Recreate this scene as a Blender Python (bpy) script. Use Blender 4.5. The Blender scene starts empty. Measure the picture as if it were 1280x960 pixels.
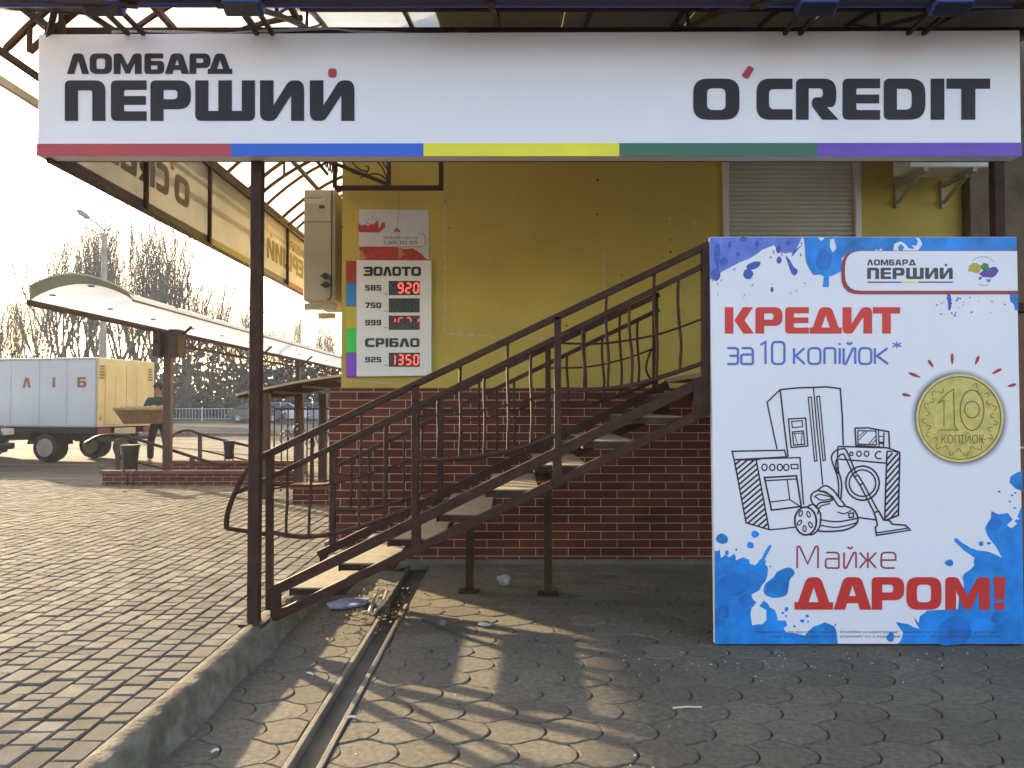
import bpy, bmesh, math, random
from mathutils import Vector, Matrix, noise
from mathutils.geometry import tessellate_polygon
random.seed(7)
SC = bpy.context.scene
COL = SC.collection
# ---------------------------------------------------------------- camera, sky, sun, exposure
F, H, TH = 1000.0, 1.42, math.atan(27 / 1000.0)
cd = bpy.data.cameras.new('camera'); cd.sensor_width = 36; cd.lens = 36 * F / 1280
cd.clip_start = .05; cd.clip_end = 3000
cam = bpy.data.objects.new('camera', cd); COL.objects.link(cam)
cam.location = (0, 0, H); cam.rotation_euler = (math.pi / 2 + TH, 0, 0); SC.camera = cam
SUN_AZ, SUN_EL = math.radians(43), math.radians(16)      # azimuth counted from +Y towards -X
w = bpy.data.worlds.new('World'); SC.world = w; w.use_nodes = True
nt = w.node_tree
sky = nt.nodes.new('ShaderNodeTexSky'); sky.sky_type = 'NISHITA'; sky.sun_disc = False
sky.sun_elevation = SUN_EL; sky.sun_rotation = -SUN_AZ; sky.dust_density = 2.2; sky.air_density = 1.0; sky.ozone_density = 1.0
bg = nt.nodes['Background']; bg.inputs[1].default_value = .125
wb = nt.nodes.new('ShaderNodeVectorMath'); wb.operation = 'MULTIPLY'; wb.inputs[1].default_value = (1.11, .985, .925)      # warm white balance of the sky light
nt.links.new(sky.outputs[0], wb.inputs[0]); nt.links.new(wb.outputs[0], bg.inputs[0])
sd = bpy.data.lights.new('sun', 'SUN'); sd.energy = 3.7; sd.angle = math.radians(1.1); sd.color = (1, .80, .50)
sun = bpy.data.objects.new('sun', sd); COL.objects.link(sun)
sv = Vector((-math.sin(SUN_AZ) * math.cos(SUN_EL), math.cos(SUN_AZ) * math.cos(SUN_EL), math.sin(SUN_EL)))
sun.rotation_euler = sv.to_track_quat('Z', 'Y').to_euler(); sun.location = sv * 30
SC.view_settings.view_transform = 'Standard'; SC.view_settings.look = 'None'
SC.view_settings.gamma = 1; SC.view_settings.exposure = 2.38; SC.view_settings.use_curve_mapping = False

# ---------------------------------------------------------------- helpers
CT, ST = math.cos(TH), math.sin(TH)
def P(px, py, Y):
    """real-world point at depth Y seen at a photo pixel: used to measure sizes off the photo"""
    u, v = (px - 640) / F, (480 - py) / F
    k = Y / (CT - v * ST)
    return Vector((u * k, Y, H + (ST + v * CT) * k))
def PG(px, py, g=.15):
    u, v = (px - 640) / F, (480 - py) / F
    k = (g - H) / (ST + v * CT)
    return Vector((u * k, (CT - v * ST) * k, g))
ORG = {}
def tag(o, label, cat, group=None, kind=None):
    o['label'] = label; o['category'] = cat
    if group: o['group'] = group
    if kind: o['kind'] = kind
    return o
def thing(name, label, cat, loc=(0, 0, 0), group=None):
    o = bpy.data.objects.new(name, None); COL.objects.link(o); o.location = loc
    o.empty_display_size = .1
    ORG[o.name] = Vector(loc)
    return tag(o, label, cat, group)
class MB:
    def __init__(s): s.v = []; s.f = []; s.start = []; s.fstart = []
    def add(s, vs, fs):
        s.start.append(len(s.v)); s.fstart.append(len(s.f)); n = len(s.v); s.v += [tuple(q) for q in vs]; s.f += [tuple(i + n for i in f) for f in fs]; return s
    def box(s, x0, x1, y0, y1, z0, z1):
        return s.add([(x0,y0,z0),(x1,y0,z0),(x1,y1,z0),(x0,y1,z0),(x0,y0,z1),(x1,y0,z1),(x1,y1,z1),(x0,y1,z1)],
                     [(3,2,1,0),(4,5,6,7),(0,1,5,4),(1,2,6,5),(2,3,7,6),(3,0,4,7)])
    def bar(s, a, b, w, h, up=(0, 0, 1)):
        a, b = Vector(a), Vector(b); d = (b - a).normalized(); up = Vector(up)
        if abs(d.dot(up)) > .98: up = Vector((0, 1, 0))
        x = d.cross(up).normalized() * w / 2; z = x.cross(d).normalized() * h / 2
        q = [p + i * x + j * z for p in (a, b) for i, j in ((-1,-1),(1,-1),(1,1),(-1,1))]
        return s.add(q, [(3,2,1,0),(4,5,6,7),(0,1,5,4),(1,2,6,5),(2,3,7,6),(3,0,4,7)])
    def tube(s, pts, r, n=8, closed=False, r1=None):
        pts = [Vector(p) for p in pts]; m = len(pts); vs = []; fs = []
        prev = None
        for i, p in enumerate(pts):
            if closed: d = pts[(i+1) % m] - pts[i-1]
            else: d = pts[min(i+1, m-1)] - pts[max(i-1, 0)]
            if d.length < 1e-9: d = Vector((0,0,1))
            d.normalize()
            if prev is None:
                u = d.orthogonal().normalized()
            else:
                u = (prev - d * prev.dot(d)); u = u.normalized() if u.length > 1e-6 else d.orthogonal().normalized()
            prev = u; wv = d.cross(u)
            rr = r if r1 is None else r + (r1 - r) * i / max(1, m - 1)
            if isinstance(rr, (list, tuple)): rr = rr[i]
            for k in range(n):
                a = 2 * math.pi * k / n
                vs.append(p + (u * math.cos(a) + wv * math.sin(a)) * rr)
        for i in range(m if closed else m - 1):
            j = (i + 1) % m
            for k in range(n):
                fs.append((i*n+k, i*n+(k+1) % n, j*n+(k+1) % n, j*n+k))
        if not closed:
            fs.append(tuple(range(n))[::-1]); fs.append(tuple((m-1)*n + k for k in range(n)))
        return s.add(vs, fs)
    def sqtube(s, pts, w, h):                  # rectangular bar following a path
        for a, b in zip(pts[:-1], pts[1:]): s.bar(a, b, w, h)
        return s
    def lathe(s, c, prof, n=24, axis='Z'):     # prof: (radius, height)
        vs, fs = [], []; c = Vector(c)
        for r, z in prof:
            for k in range(n):
                a = 2*math.pi*k/n; q = (r*math.cos(a), r*math.sin(a), z)
                if axis == 'Y': q = (q[0], q[2], q[1])
                if axis == 'X': q = (q[2], q[0], q[1])
                vs.append(c + Vector(q))
        m = len(prof)
        for i in range(m-1):
            for k in range(n): fs.append((i*n+k, i*n+(k+1) % n, (i+1)*n+(k+1) % n, (i+1)*n+k))
        fs.append(tuple(range(n))); fs.append(tuple((m-1)*n+k for k in range(n)))
        return s.add(vs, fs)
    def prism(s, loops, f, d0, d1):            # loops of 2D points, f(x,y,depth) -> world
        pts3 = [[Vector((x, y, 0)) for x, y in l] for l in loops]
        flat = [p for l in loops for p in l]
        vs = [f(x, y, d1) for x, y in flat] + [f(x, y, d0) for x, y in flat]; n = len(flat)
        fs = [tuple(t) for t in tessellate_polygon(pts3)]
        fs += [tuple(i + n for i in t)[::-1] for t in list(fs)]
        o = 0
        for l in loops:
            m = len(l)
            for i in range(m): fs.append((o+i, o+(i+1) % m, n+o+(i+1) % m, n+o+i))
            o += m
        return s.add(vs, fs)
    def ribbon(s, pts, wd, f, d, closed=False):
        p = [Vector((a[0], a[1])) for a in pts]; m = len(p); L = []; R = []
        for i in range(m):
            if closed: a, b = p[i] - p[i-1], p[(i+1) % m] - p[i]
            else:
                a = p[i] - p[i-1] if i else p[1] - p[0]; b = p[i+1] - p[i] if i < m-1 else a
            if a.length < 1e-9: a = b
            if b.length < 1e-9: b = a
            a = a.normalized(); b = b.normalized()
            na, nb = Vector((-a.y, a.x)), Vector((-b.y, b.x)); nn = na + nb
            if nn.length < .3: nn = na
            nn.normalize(); k = min(1.8, 1 / max(.3, nn.dot(na))) * wd / 2
            L.append(p[i] + nn*k); R.append(p[i] - nn*k)
        vs = [f(q.x, q.y, d) for q in L] + [f(q.x, q.y, d) for q in R]
        fs = [(i, (i+1) % m, m + (i+1) % m, m + i) for i in range(m if closed else m-1)]
        return s.add(vs, fs)
    def each(s, name, mat, parent, **kw):      # one part object per separate piece
        st_ = s.start + [len(s.v)]; fst = s.fstart + [len(s.f)]; out = []
        for k in range(len(s.start)):
            q = MB(); q.v = s.v[st_[k]:st_[k+1]]; q.f = [tuple(i - st_[k] for i in f) for f in s.f[fst[k]:fst[k+1]]]
            out.append(q.build(name, mat, parent, **kw))
        return out
    def build(s, name, mat, parent=None, loc=None, smooth=False, bevel=0, recalc=True, sub=0):
        org = ORG[parent.name] if parent else Vector(loc or (0, 0, 0))
        me = bpy.data.meshes.new(name)
        me.from_pydata([(x-org.x, y-org.y, z-org.z) for x, y, z in s.v], [], s.f); me.update()
        if recalc:
            bm = bmesh.new(); bm.from_mesh(me); bmesh.ops.recalc_face_normals(bm, faces=bm.faces); bm.to_mesh(me); bm.free()
        if mat: me.materials.append(mat)
        o = bpy.data.objects.new(name, me); COL.objects.link(o); ORG[o.name] = org
        if parent: o.parent = parent
        else: o.location = org
        if smooth:
            for p in me.polygons: p.use_smooth = True
            me.set_sharp_from_angle(angle=math.radians(40))
        if bevel:
            b = o.modifiers.new('bevel', 'BEVEL'); b.width = bevel; b.segments = 2; b.limit_method = 'ANGLE'; b.angle_limit = math.radians(40)
        return o
def struct(o): o['kind'] = 'structure'; return o
def arc(a, b, sag, n=12, ax=(0, 0, 1)):
    a, b, ax = Vector(a), Vector(b), Vector(ax)
    return [a.lerp(b, i/n) + ax * sag * 4 * (i/n) * (1 - i/n) for i in range(n+1)]
def smoothpath(pts, n=6, closed=False):
    pts = [Vector(p) for p in pts]; m = len(pts); out = []
    for i in range(m if closed else m-1):
        g = lambda k: pts[k % m] if closed else pts[max(0, min(m-1, k))]
        p0, p1, p2, p3 = g(i-1), g(i), g(i+1), g(i+2)
        for k in range(n):
            t = k/n
            out.append(.5*((2*p1)+(p2-p0)*t+(2*p0-5*p1+4*p2-p3)*t*t+(3*p1-p0-3*p2+p3)*t**3))
    if not closed: out.append(pts[-1])
    return out

# ---------------------------------------------------------------- materials
def M(name, col, rough=.6, var=.12, scale=6, bump=0, bscale=80, metal=0, spec=.4, island=0, stain=None, stscale=1.5):
    m = bpy.data.materials.new(name); m.use_nodes = True; n = m.node_tree.nodes; l = m.node_tree.links
    b = n['Principled BSDF']; b.inputs['Roughness'].default_value = rough; b.inputs['Metallic'].default_value = metal
    b.inputs['Specular IOR Level'].default_value = spec
    tc = n.new('ShaderNodeTexCoord')
    nz = n.new('ShaderNodeTexNoise'); nz.inputs['Scale'].default_value = scale; nz.inputs['Detail'].default_value = 6
    l.new(tc.outputs['Object'], nz.inputs['Vector'])
    mr = n.new('ShaderNodeMapRange'); mr.inputs[1].default_value = .3; mr.inputs[2].default_value = .7
    mr.inputs[3].default_value = 1-var; mr.inputs[4].default_value = 1+var
    l.new(nz.outputs[0], mr.inputs[0])
    mx = n.new('ShaderNodeVectorMath'); mx.operation = 'SCALE'; mx.inputs[0].default_value = col[:3]
    fac = mr.outputs[0]
    if island:
        g = n.new('ShaderNodeNewGeometry'); m2 = n.new('ShaderNodeMapRange'); m2.inputs[3].default_value = 1-island; m2.inputs[4].default_value = 1+island
        l.new(g.outputs['Random Per Island'], m2.inputs[0])
        mu = n.new('ShaderNodeMath'); mu.operation = 'MULTIPLY'; l.new(fac, mu.inputs[0]); l.new(m2.outputs[0], mu.inputs[1]); fac = mu.outputs[0]
    l.new(fac, mx.inputs['Scale']); out = mx.outputs[0]
    if stain:
        n2 = n.new('ShaderNodeTexNoise'); n2.inputs['Scale'].default_value = stscale; n2.inputs['Detail'].default_value = 8; n2.inputs['Roughness'].default_value = .65
        l.new(tc.outputs['Object'], n2.inputs['Vector'])
        m3 = n.new('ShaderNodeMapRange'); m3.inputs[1].default_value = .48; m3.inputs[2].default_value = .72; m3.inputs[4].default_value = .75
        l.new(n2.outputs[0], m3.inputs[0])
        mc = n.new('ShaderNodeMix'); mc.data_type = 'RGBA'; l.new(m3.outputs[0], mc.inputs[0]); l.new(out, mc.inputs[6]); mc.inputs[7].default_value = (*stain, 1)
        out = mc.outputs[2]
    l.new(out, b.inputs['Base Color'])
    if bump:
        nb = n.new('ShaderNodeTexNoise'); nb.inputs['Scale'].default_value = bscale; nb.inputs['Detail'].default_value = 5
        l.new(tc.outputs['Object'], nb.inputs['Vector'])
        bp = n.new('ShaderNodeBump'); bp.inputs['Strength'].default_value = bump; bp.inputs['Distance'].default_value = .01
        l.new(nb.outputs[0], bp.inputs['Height']); l.new(bp.outputs[0], b.inputs['Normal'])
    return m
def sheet(name, col, trans=.6, rough=.3, clear=0, stain=None):
    """translucent plastic / vinyl sheet"""
    m = bpy.data.materials.new(name); m.use_nodes = True; n = m.node_tree.nodes; l = m.node_tree.links
    b = n['Principled BSDF']; b.inputs['Roughness'].default_value = rough
    tc = n.new('ShaderNodeTexCoord'); nz = n.new('ShaderNodeTexNoise'); nz.inputs['Scale'].default_value = 2.5; nz.inputs['Detail'].default_value = 7
    l.new(tc.outputs['Object'], nz.inputs['Vector'])
    mc = n.new('ShaderNodeMix'); mc.data_type = 'RGBA'; mc.inputs[6].default_value = (*[c*.82 for c in col], 1); mc.inputs[7].default_value = (*col, 1)
    mr = n.new('ShaderNodeMapRange'); mr.inputs[1].default_value = .35; mr.inputs[2].default_value = .6; l.new(nz.outputs[0], mr.inputs[0]); l.new(mr.outputs[0], mc.inputs[0])
    l.new(mc.outputs[2], b.inputs['Base Color'])
    t = n.new('ShaderNodeBsdfTranslucent'); l.new(mc.outputs[2], t.inputs[0])
    mi = n.new('ShaderNodeMixShader'); mi.inputs[0].default_value = trans; l.new(b.outputs[0], mi.inputs[1]); l.new(t.outputs[0], mi.inputs[2])
    last = mi
    if clear:
        tr = n.new('ShaderNodeBsdfTransparent'); m2 = n.new('ShaderNodeMixShader'); m2.inputs[0].default_value = clear
        l.new(mi.outputs[0], m2.inputs[1]); l.new(tr.outputs[0], m2.inputs[2]); last = m2
    l.new(last.outputs[0], n['Material Output'].inputs[0])
    return m
def emit(name, col, st):
    m = bpy.data.materials.new(name); m.use_nodes = True; b = m.node_tree.nodes['Principled BSDF']
    b.inputs['Base Color'].default_value = (*[c*.3 for c in col], 1); b.inputs['Emission Color'].default_value = (*col, 1); b.inputs['Emission Strength'].default_value = st
    b.inputs['Roughness'].default_value = .4
    return m
def brickmat(name, c1, c2, mortar, bw, rh, ms, rough=.45, bump=.5, off=.5):
    m = bpy.data.materials.new(name); m.use_nodes = True; n = m.node_tree.nodes; l = m.node_tree.links
    b = n['Principled BSDF']; b.inputs['Roughness'].default_value = rough; b.inputs['Specular IOR Level'].default_value = .18
    tc = n.new('ShaderNodeTexCoord'); sp = n.new('ShaderNodeSeparateXYZ'); l.new(tc.outputs['Object'], sp.inputs[0])
    ad = n.new('ShaderNodeMath'); l.new(sp.outputs[0], ad.inputs[0]); l.new(sp.outputs[1], ad.inputs[1])
    cb = n.new('ShaderNodeCombineXYZ'); l.new(ad.outputs[0], cb.inputs[0]); l.new(sp.outputs[2], cb.inputs[1])
    br = n.new('ShaderNodeTexBrick'); br.inputs['Scale'].default_value = 1; br.inputs['Brick Width'].default_value = bw; br.inputs['Row Height'].default_value = rh
    br.inputs['Mortar Size'].default_value = ms; br.inputs['Mortar Smooth'].default_value = .2; br.inputs['Bias'].default_value = 0
    br.offset = off; br.offset_frequency = 2
    br.inputs['Color1'].default_value = (*c1, 1); br.inputs['Color2'].default_value = (*c2, 1); br.inputs['Mortar'].default_value = (*mortar, 1)
    l.new(cb.outputs[0], br.inputs['Vector'])
    nz = n.new('ShaderNodeTexNoise'); nz.inputs['Scale'].default_value = 3; nz.inputs['Detail'].default_value = 8; l.new(tc.outputs['Object'], nz.inputs['Vector'])
    mr = n.new('ShaderNodeMapRange'); mr.inputs[1].default_value = .3; mr.inputs[2].default_value = .7; mr.inputs[3].default_value = .75; mr.inputs[4].default_value = 1.2; l.new(nz.outputs[0], mr.inputs[0])
    vm = n.new('ShaderNodeVectorMath'); vm.operation = 'SCALE'; l.new(br.outputs[0], vm.inputs[0]); l.new(mr.outputs[0], vm.inputs['Scale'])
    l.new(vm.outputs[0], b.inputs['Base Color'])
    bp = n.new('ShaderNodeBump'); bp.inputs['Strength'].default_value = bump; bp.inputs['Distance'].default_value = .006; bp.invert = True
    l.new(br.outputs[1], bp.inputs['Height']); l.new(bp.outputs[0], b.inputs['Normal'])
    return m
yellow = M('yellow_plaster', (.49, .365, .075), .8, .08, 1.6, .25, 45, stain=(.42, .315, .08), stscale=1.1)
plaster = M('pale_filler', (.50, .40, .20), .85, .2, 20, .3, 60)
clinker = brickmat('clinker_tiles', (.126, .031, .017), (.078, .020, .011), (.50, .37, .26), .292, .0735, .0030, rough=.65)
kerb_m = M('worn_kerb', (.155, .138, .105), .95, .35, 11, 1.0, 34, spec=.1, stain=(.06, .052, .038), stscale=4)
concrete = M('concrete', (.15, .132, .10), .85, .22, 5, .5, 70, stain=(.085, .075, .058))
brown = M('brown_paint', (.044, .0215, .0145), .5, .3, 14, .2, 90, spec=.12, stain=(.075, .034, .019), stscale=9)
brown2 = M('dull_brown_paint', (.05, .032, .024), .6, .25, 10, .15, 90)
white_pl = M('white_vinyl', (.77, .745, .80), .36, .035, .9, .10, 1.6, spec=.4, stain=(.72, .69, .73), stscale=.8)
white_bd = M('white_panel', (.70, .69, .68), .4, .03, 2)
letters = M('dark_grey_film', (.030, .027, .034), .5, .08, 3, spec=.2)
redc = M('red_film', (.42, .035, .045), .4, .08, 4)
redp = M('red_print', (.66, .034, .025), .45, .06, 4)
stripe_red = M('red_stripe', (.43, .048, .06), .4, .06, 4); stripe_blue = M('blue_stripe', (.02, .11, .58), .4, .06, 4)
stripe_yel = M('yellow_stripe', (.78, .70, .02), .4, .06, 4); stripe_grn = M('green_stripe', (.035, .13, .078), .4, .06, 4)
stripe_pur = M('purple_stripe', (.13, .05, .42), .4, .06, 4)
bluep = M('blue_print', (.004, .19, .60), .42, .4, 5, stain=(.008, .30, .78), stscale=9)
bluel = M('periwinkle_print', (.12, .18, .60), .42, .2, 9, stain=(.06, .10, .45), stscale=12)
bluet = M('blue_text_print', (.09, .16, .50), .42, .06, 4)
ink = M('plum_ink', (.030, .010, .022), .5, .1, 4)
mar = M('maroon_print', (.33, .03, .05), .45, .06, 4)
gold = M('gold_print', (.54, .415, .085), .35, .22, 22, .15, 60, spec=.6)
gold2 = M('dark_gold_print', (.16, .12, .02), .45, .2, 20)
paver = M('grey_pavers', (.140, .131, .110), .95, .2, 9, .5, 160, spec=.08, island=.28, stain=(.105, .096, .078), stscale=.8)
wavy = M('grey_wavy_tiles', (.160, .141, .106), .92, .28, 34, 1.0, 190, spec=.15, island=.12, stain=(.105, .095, .074), stscale=1.3)
soil = M('joint_sand', (.098, .089, .072), .95, .3, 30, .4, 90)
asphalt = M('asphalt', (.05, .048, .045), .95, .25, 3, .3, 60, spec=.1)
yard = M('yard_slabs', (.11, .095, .072), .95, .2, 1.2, .3, 40, spec=.1, stain=(.07, .06, .048), stscale=.5)
earth = M('verge_earth', (.10, .088, .058), .95, .3, 1, .5, 10)
tread_m = M('stone_treads', (.22, .185, .13), .9, .18, 14, .6, 110)
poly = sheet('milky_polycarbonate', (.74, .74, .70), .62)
polyd = sheet('shaded_polycarbonate', (.07, .058, .042), .2)  # dark copy of the roofing; the building's shade is put into its colour
vinyl = sheet('backlit_vinyl', (.42, .415, .375), .6)
black = M('black_metal', (.012, .012, .013), .45, .2, 10)
bluelamp = M('blue_enamel', (.018, .035, .16), .3, .15, 8, spec=.6)
glass = M('dark_glass', (.02, .022, .025), .08, .05, 3, spec=.8)
rubber = M('rubber', (.018, .017, .016), .8, .2, 10)
steel = M('galvanised_steel', (.42, .42, .41), .45, .15, 6, metal=.5)
cream = M('cream_enamel', (.36, .33, .255), .5, .1, 3, stain=(.25, .21, .15), stscale=2)
bark = M('bark', (.045, .038, .032), .9, .3, 4)
# ---------------------------------------------------------------- ground
YW = 7.2                     # plinth face
m = MB()                     # one sheet to the horizon, with a step at the kerb
xs = [-450, -200, -60, -20, -1.5, -1.44, 2, 8, 60, 450]; ys = [-60, 0, 4, 7.2, 7.27, 12, 30, 80, 300, 700]
gz = lambda x, y: .10 if (x < -1.47 or y > 7.25) else -.075
vs = [(x, y, gz(x, y)) for y in ys for x in xs]; nx = len(xs)
m.add(vs, [(j*nx+i, j*nx+i+1, (j+1)*nx+i+1, (j+1)*nx+i) for j in range(len(ys)-1) for i in range(nx-1)])
struct(m.build('ground', soil))
# old-town pavers, each a bevelled stone, in rows running away from the viewer
m = MB(); X = -1.535; cw = .120
while X > -10.5:
    y = 1.6 + random.random()*.15
    while y < 13.6:
        L = random.choice((.09, .12, .12, .175, .175))
        if X < -1.75 or y < YW + 5:
            g = .0028; x1, x0, y0, y1 = X-g, X-cw+g, y+g, y+L-g
            z = .15 + random.gauss(0, .0018); tx, ty = random.gauss(0, .012), random.gauss(0, .012); bv = .009
            zc = lambda a, b_: z + (a-(x0+x1)/2)*tx + (b_-(y0+y1)/2)*ty
            J = lambda: random.uniform(-.002, .002)
            top = [(a+J(), b_+J(), zc(a, b_)) for a, b_ in ((x0+bv, y0+bv), (x1-bv, y0+bv), (x1-bv, y1-bv), (x0+bv, y1-bv))]
            mid = [(a, b_, zc(a, b_)-.006) for a, b_ in ((x0, y0), (x1, y0), (x1, y1), (x0, y1))]
            bot = [(a, b_, .09) for a, b_, _ in mid]
            m.add(top+mid+bot, [(0,1,2,3)] + [(4+i, 4+(i+1)%4, (i+1)%4, i) for i in range(4)] + [(8+i, 8+(i+1)%4, 4+(i+1)%4, 4+i) for i in range(4)])
        y += L
    X -= cw
struct(m.build('old_town_paving', paver, recalc=False))
m = MB(); m.add([(-300, 1.0, .112), (-1.53, 1.0, .112), (-1.53, 14, .112), (-300, 14, .112)], [(0,1,2,3)])
struct(m.build('paving_bed', soil))
# wavy tiles on the lower ground
def clipx(poly, xc, keep_right):
    out = []; n = len(poly)
    ins = lambda p: (p[0] >= xc) if keep_right else (p[0] <= xc)
    for i in range(n):
        a, b_ = poly[i], poly[(i+1) % n]
        if ins(a): out.append(a)
        if ins(a) != ins(b_):
            t = (xc-a[0])/(b_[0]-a[0]); out.append((xc, a[1]+(b_[1]-a[1])*t))
    return out
DX0, DX1 = -.905, -.735      # drain channel
tw, tr, ta, tb = .245, .226, .026, .038
m = MB()
j = 0; y = 1.5
while y < YW+.1:
    x = -1.6 + (tw/2 if j % 2 else 0)
    while x < 6:
        pts = []
        for i in range(9): a = -tw/2 + tw*i/8; pts.append((x+a, y - tr/2 - ta*math.cos(2*math.pi*a/tw)))
        for i in range(1, 6): t = i/6; pts.append((x+tw/2 + tb*(1-(2*t-1)**2), y - tr/2 + ta + (tr-2*ta)*t))
        for i in range(9): a = tw/2 - tw*i/8; pts.append((x+a, y + tr/2 + ta*math.cos(2*math.pi*a/tw)))
        for i in range(1, 6): t = 1-i/6; pts.append((x-tw/2 + tb*(1-(2*t-1)**2), y - tr/2 + ta + (tr-2*ta)*t))
        for reg in ((-1.45, DX0), (DX1, 9)):
            q = clipx(clipx(pts, reg[0], True), reg[1], False)
            if len(q) < 4: continue
            cx = sum(p[0] for p in q)/len(q); cy = sum(p[1] for p in q)/len(q)
            z = random.gauss(0, .0015); tx, ty = random.gauss(0, .007), random.gauss(0, .007)
            R = lambda k, dz: [(cx+(p[0]-cx)*k, cy+(p[1]-cy)*k, z+dz+(p[0]-cx)*tx+(p[1]-cy)*ty) for p in q]
            n = len(q); vs = R(.925, .0) + R(.960, -.003) + R(.977, -.009) + R(.977, -.06)
            fs = [tuple(range(n))]
            for l in range(3):
                fs += [((l+1)*n+i, (l+1)*n+(i+1) % n, l*n+(i+1) % n, l*n+i) for i in range(n)]
            m.add(vs, fs)
        x += tw
    y += tr; j += 1
struct(m.build('wavy_paving', wavy, recalc=False))
m = MB(); m.add([(-1.47, 1, -.022), (DX0, 1, -.022), (DX0, YW+.05, -.022), (-1.47, YW+.05, -.022)], [(0,1,2,3)])
m.add([(DX1, 1, -.022), (9, 1, -.022), (9, YW+.05, -.022), (DX1, YW+.05, -.022)], [(0,1,2,3)])
struct(m.build('wavy_paving_bed', soil))
# kerb of worn concrete along the step
m = MB(); n = 150; prof = [(-1.532, .08), (-1.532, .153), (-1.50, .160), (-1.455, .150), (-1.425, .115), (-1.412, .04), (-1.395, .006), (-1.37, -.03)]
vs = []
for i in range(n+1):
    y = 1.2 + (YW-1.25)*i/n
    for k, (a, b_) in enumerate(prof):
        q = noise.noise((y*2.3, k*.5, 1))*.015 + noise.noise((y*9, k*.9, 4))*.006 + noise.noise((y*27, k*2, 7))*.0025
        vs.append((a + (q if k > 2 else 0), y, b_ + (q*.5 if 1 < k < 7 else 0)))
K = len(prof)
m.add(vs, [(i*K+k, i*K+k+1, (i+1)*K+k+1, (i+1)*K+k) for i in range(n) for k in range(K-1)])
struct(m.build('kerb', kerb_m, smooth=True, recalc=False))
# drain channel
m = MB(); Y1 = 5.75
m.box(DX0+.004, DX0+.03, 1.2, Y1, -.07, .006); m.box(DX1-.03, DX1-.004, 1.2, Y1, -.07, .009)
m.box(DX0+.03, DX1-.03, 1.2, Y1, -.07, -.045)
struct(m.build('drain_channel', concrete, bevel=.004))
# yard and road further back
m = MB(); m.add([(-120, 14, .128), (-1.7, 14, .128), (-1.7, 34, .128), (-120, 34, .128)], [(0,1,2,3)])
struct(m.build('yard', yard))
m = MB()
for k in range(6): m.box(-60, -1.8, 14+k*3.3, 14.16+k*3.3, .10, .134 + .004*(k % 2))
struct(m.build('yard_slab_joint_strip', concrete))
m = MB(); m.add([(-300, 35, .118), (60, 35, .118), (60, 60, .118), (-300, 60, .118)], [(0,1,2,3)])
struct(m.build('road', asphalt))
m = MB(); m.box(-300, 60, 34, 34.35, .0, .26); m.box(-300, 60, 60, 60.3, 0, .26)
struct(m.build('road_kerb', concrete, bevel=.02))
m = MB(); m.add([(-400, 60.3, .2), (80, 60.3, .2), (80, 220, .2), (-400, 220, .2)], [(0,1,2,3)])
struct(m.build('verge', earth))

# ---------------------------------------------------------------- the building
XC = -1.555                  # left corner of the yellow wall
bd = thing('yellow_building', 'yellow plastered building with a brown tiled brick base behind the iron staircase', 'building', (1.3, YW+.08, 0))
XR = 4.12; ZP = P(411, 485, YW).z
SX0, SX1 = P(906, 250, YW).x, P(1080, 250, YW).x
m = MB()                     # wall with a window hole
ww = .30; wz0, wz1 = 1.55, 3.85
yy = YW+.08
for a in ((XC, SX0, 0, 9.5), (SX1, XR, 0, 9.5), (SX0, SX1, 0, wz0), (SX0, SX1, wz1, 9.5)): m.box(a[0], a[1], yy, yy+ww, a[2], a[3])
m.box(XC, XC+.3, yy+ww, 21, 0, 9.5); m.box(XR-.3, XR, yy+ww, 21, 0, 9.5); m.box(XC+.3, XR-.3, 20.7, 21, 0, 9.5); m.box(XC+.3, XR-.3, yy+ww, 20.7, 9.2, 9.5)
m.build('wall', yellow, bd)
m = MB(); XP = P(411, 600, YW).x
m.box(XP, XR-.01, YW, YW+.075, .03, ZP); m.box(XP, XP+.07, YW+.075, 21.05, .12, ZP)
m.build('brick_base', clinker, bd, bevel=.003)
m = MB(); m.box(XP-.03, XR-.01, YW-.012, YW-.001, -.05, .045); m.box(XP-.035, XP-.002, YW-.012, 21, .05, .20); m.box(XP-.02, -1.2, YW-.03, YW-.013, .05, .16)
m.build('concrete_footing', concrete, bd, bevel=.006)
# roller shutter window
m = MB(); fw = .055
m.box(SX0, SX0+fw, yy-.03, yy+.06, wz0, wz1); m.box(SX1-fw, SX1, yy-.03, yy+.06, wz0, wz1); m.box(SX0+fw, SX1-fw, yy-.03, yy+.06, wz1-.2, wz1); m.box(SX0+fw, SX1-fw, yy-.03, yy+.06, wz0, wz0+fw)
wn = m.build('window', M('white_frame', (.58, .56, .50), .45, .06, 3), bd, bevel=.006)
m = MB(); z = wz0+fw
while z < wz1-.21:
    pr = [(0, .0), (.010, .006), (.014, .02), (.010, .034), (0, .040)]
    vs = [(x, yy+.03-a, z+b_) for x in (SX0+fw, SX1-fw) for a, b_ in pr]
    m.add(vs, [(i, i+1, 6+i, 5+i) for i in range(4)]); z += .0405
m.build('roller_shutter', M('shutter_slats', (.50, .46, .37), .5, .08, 2), wn)
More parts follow.
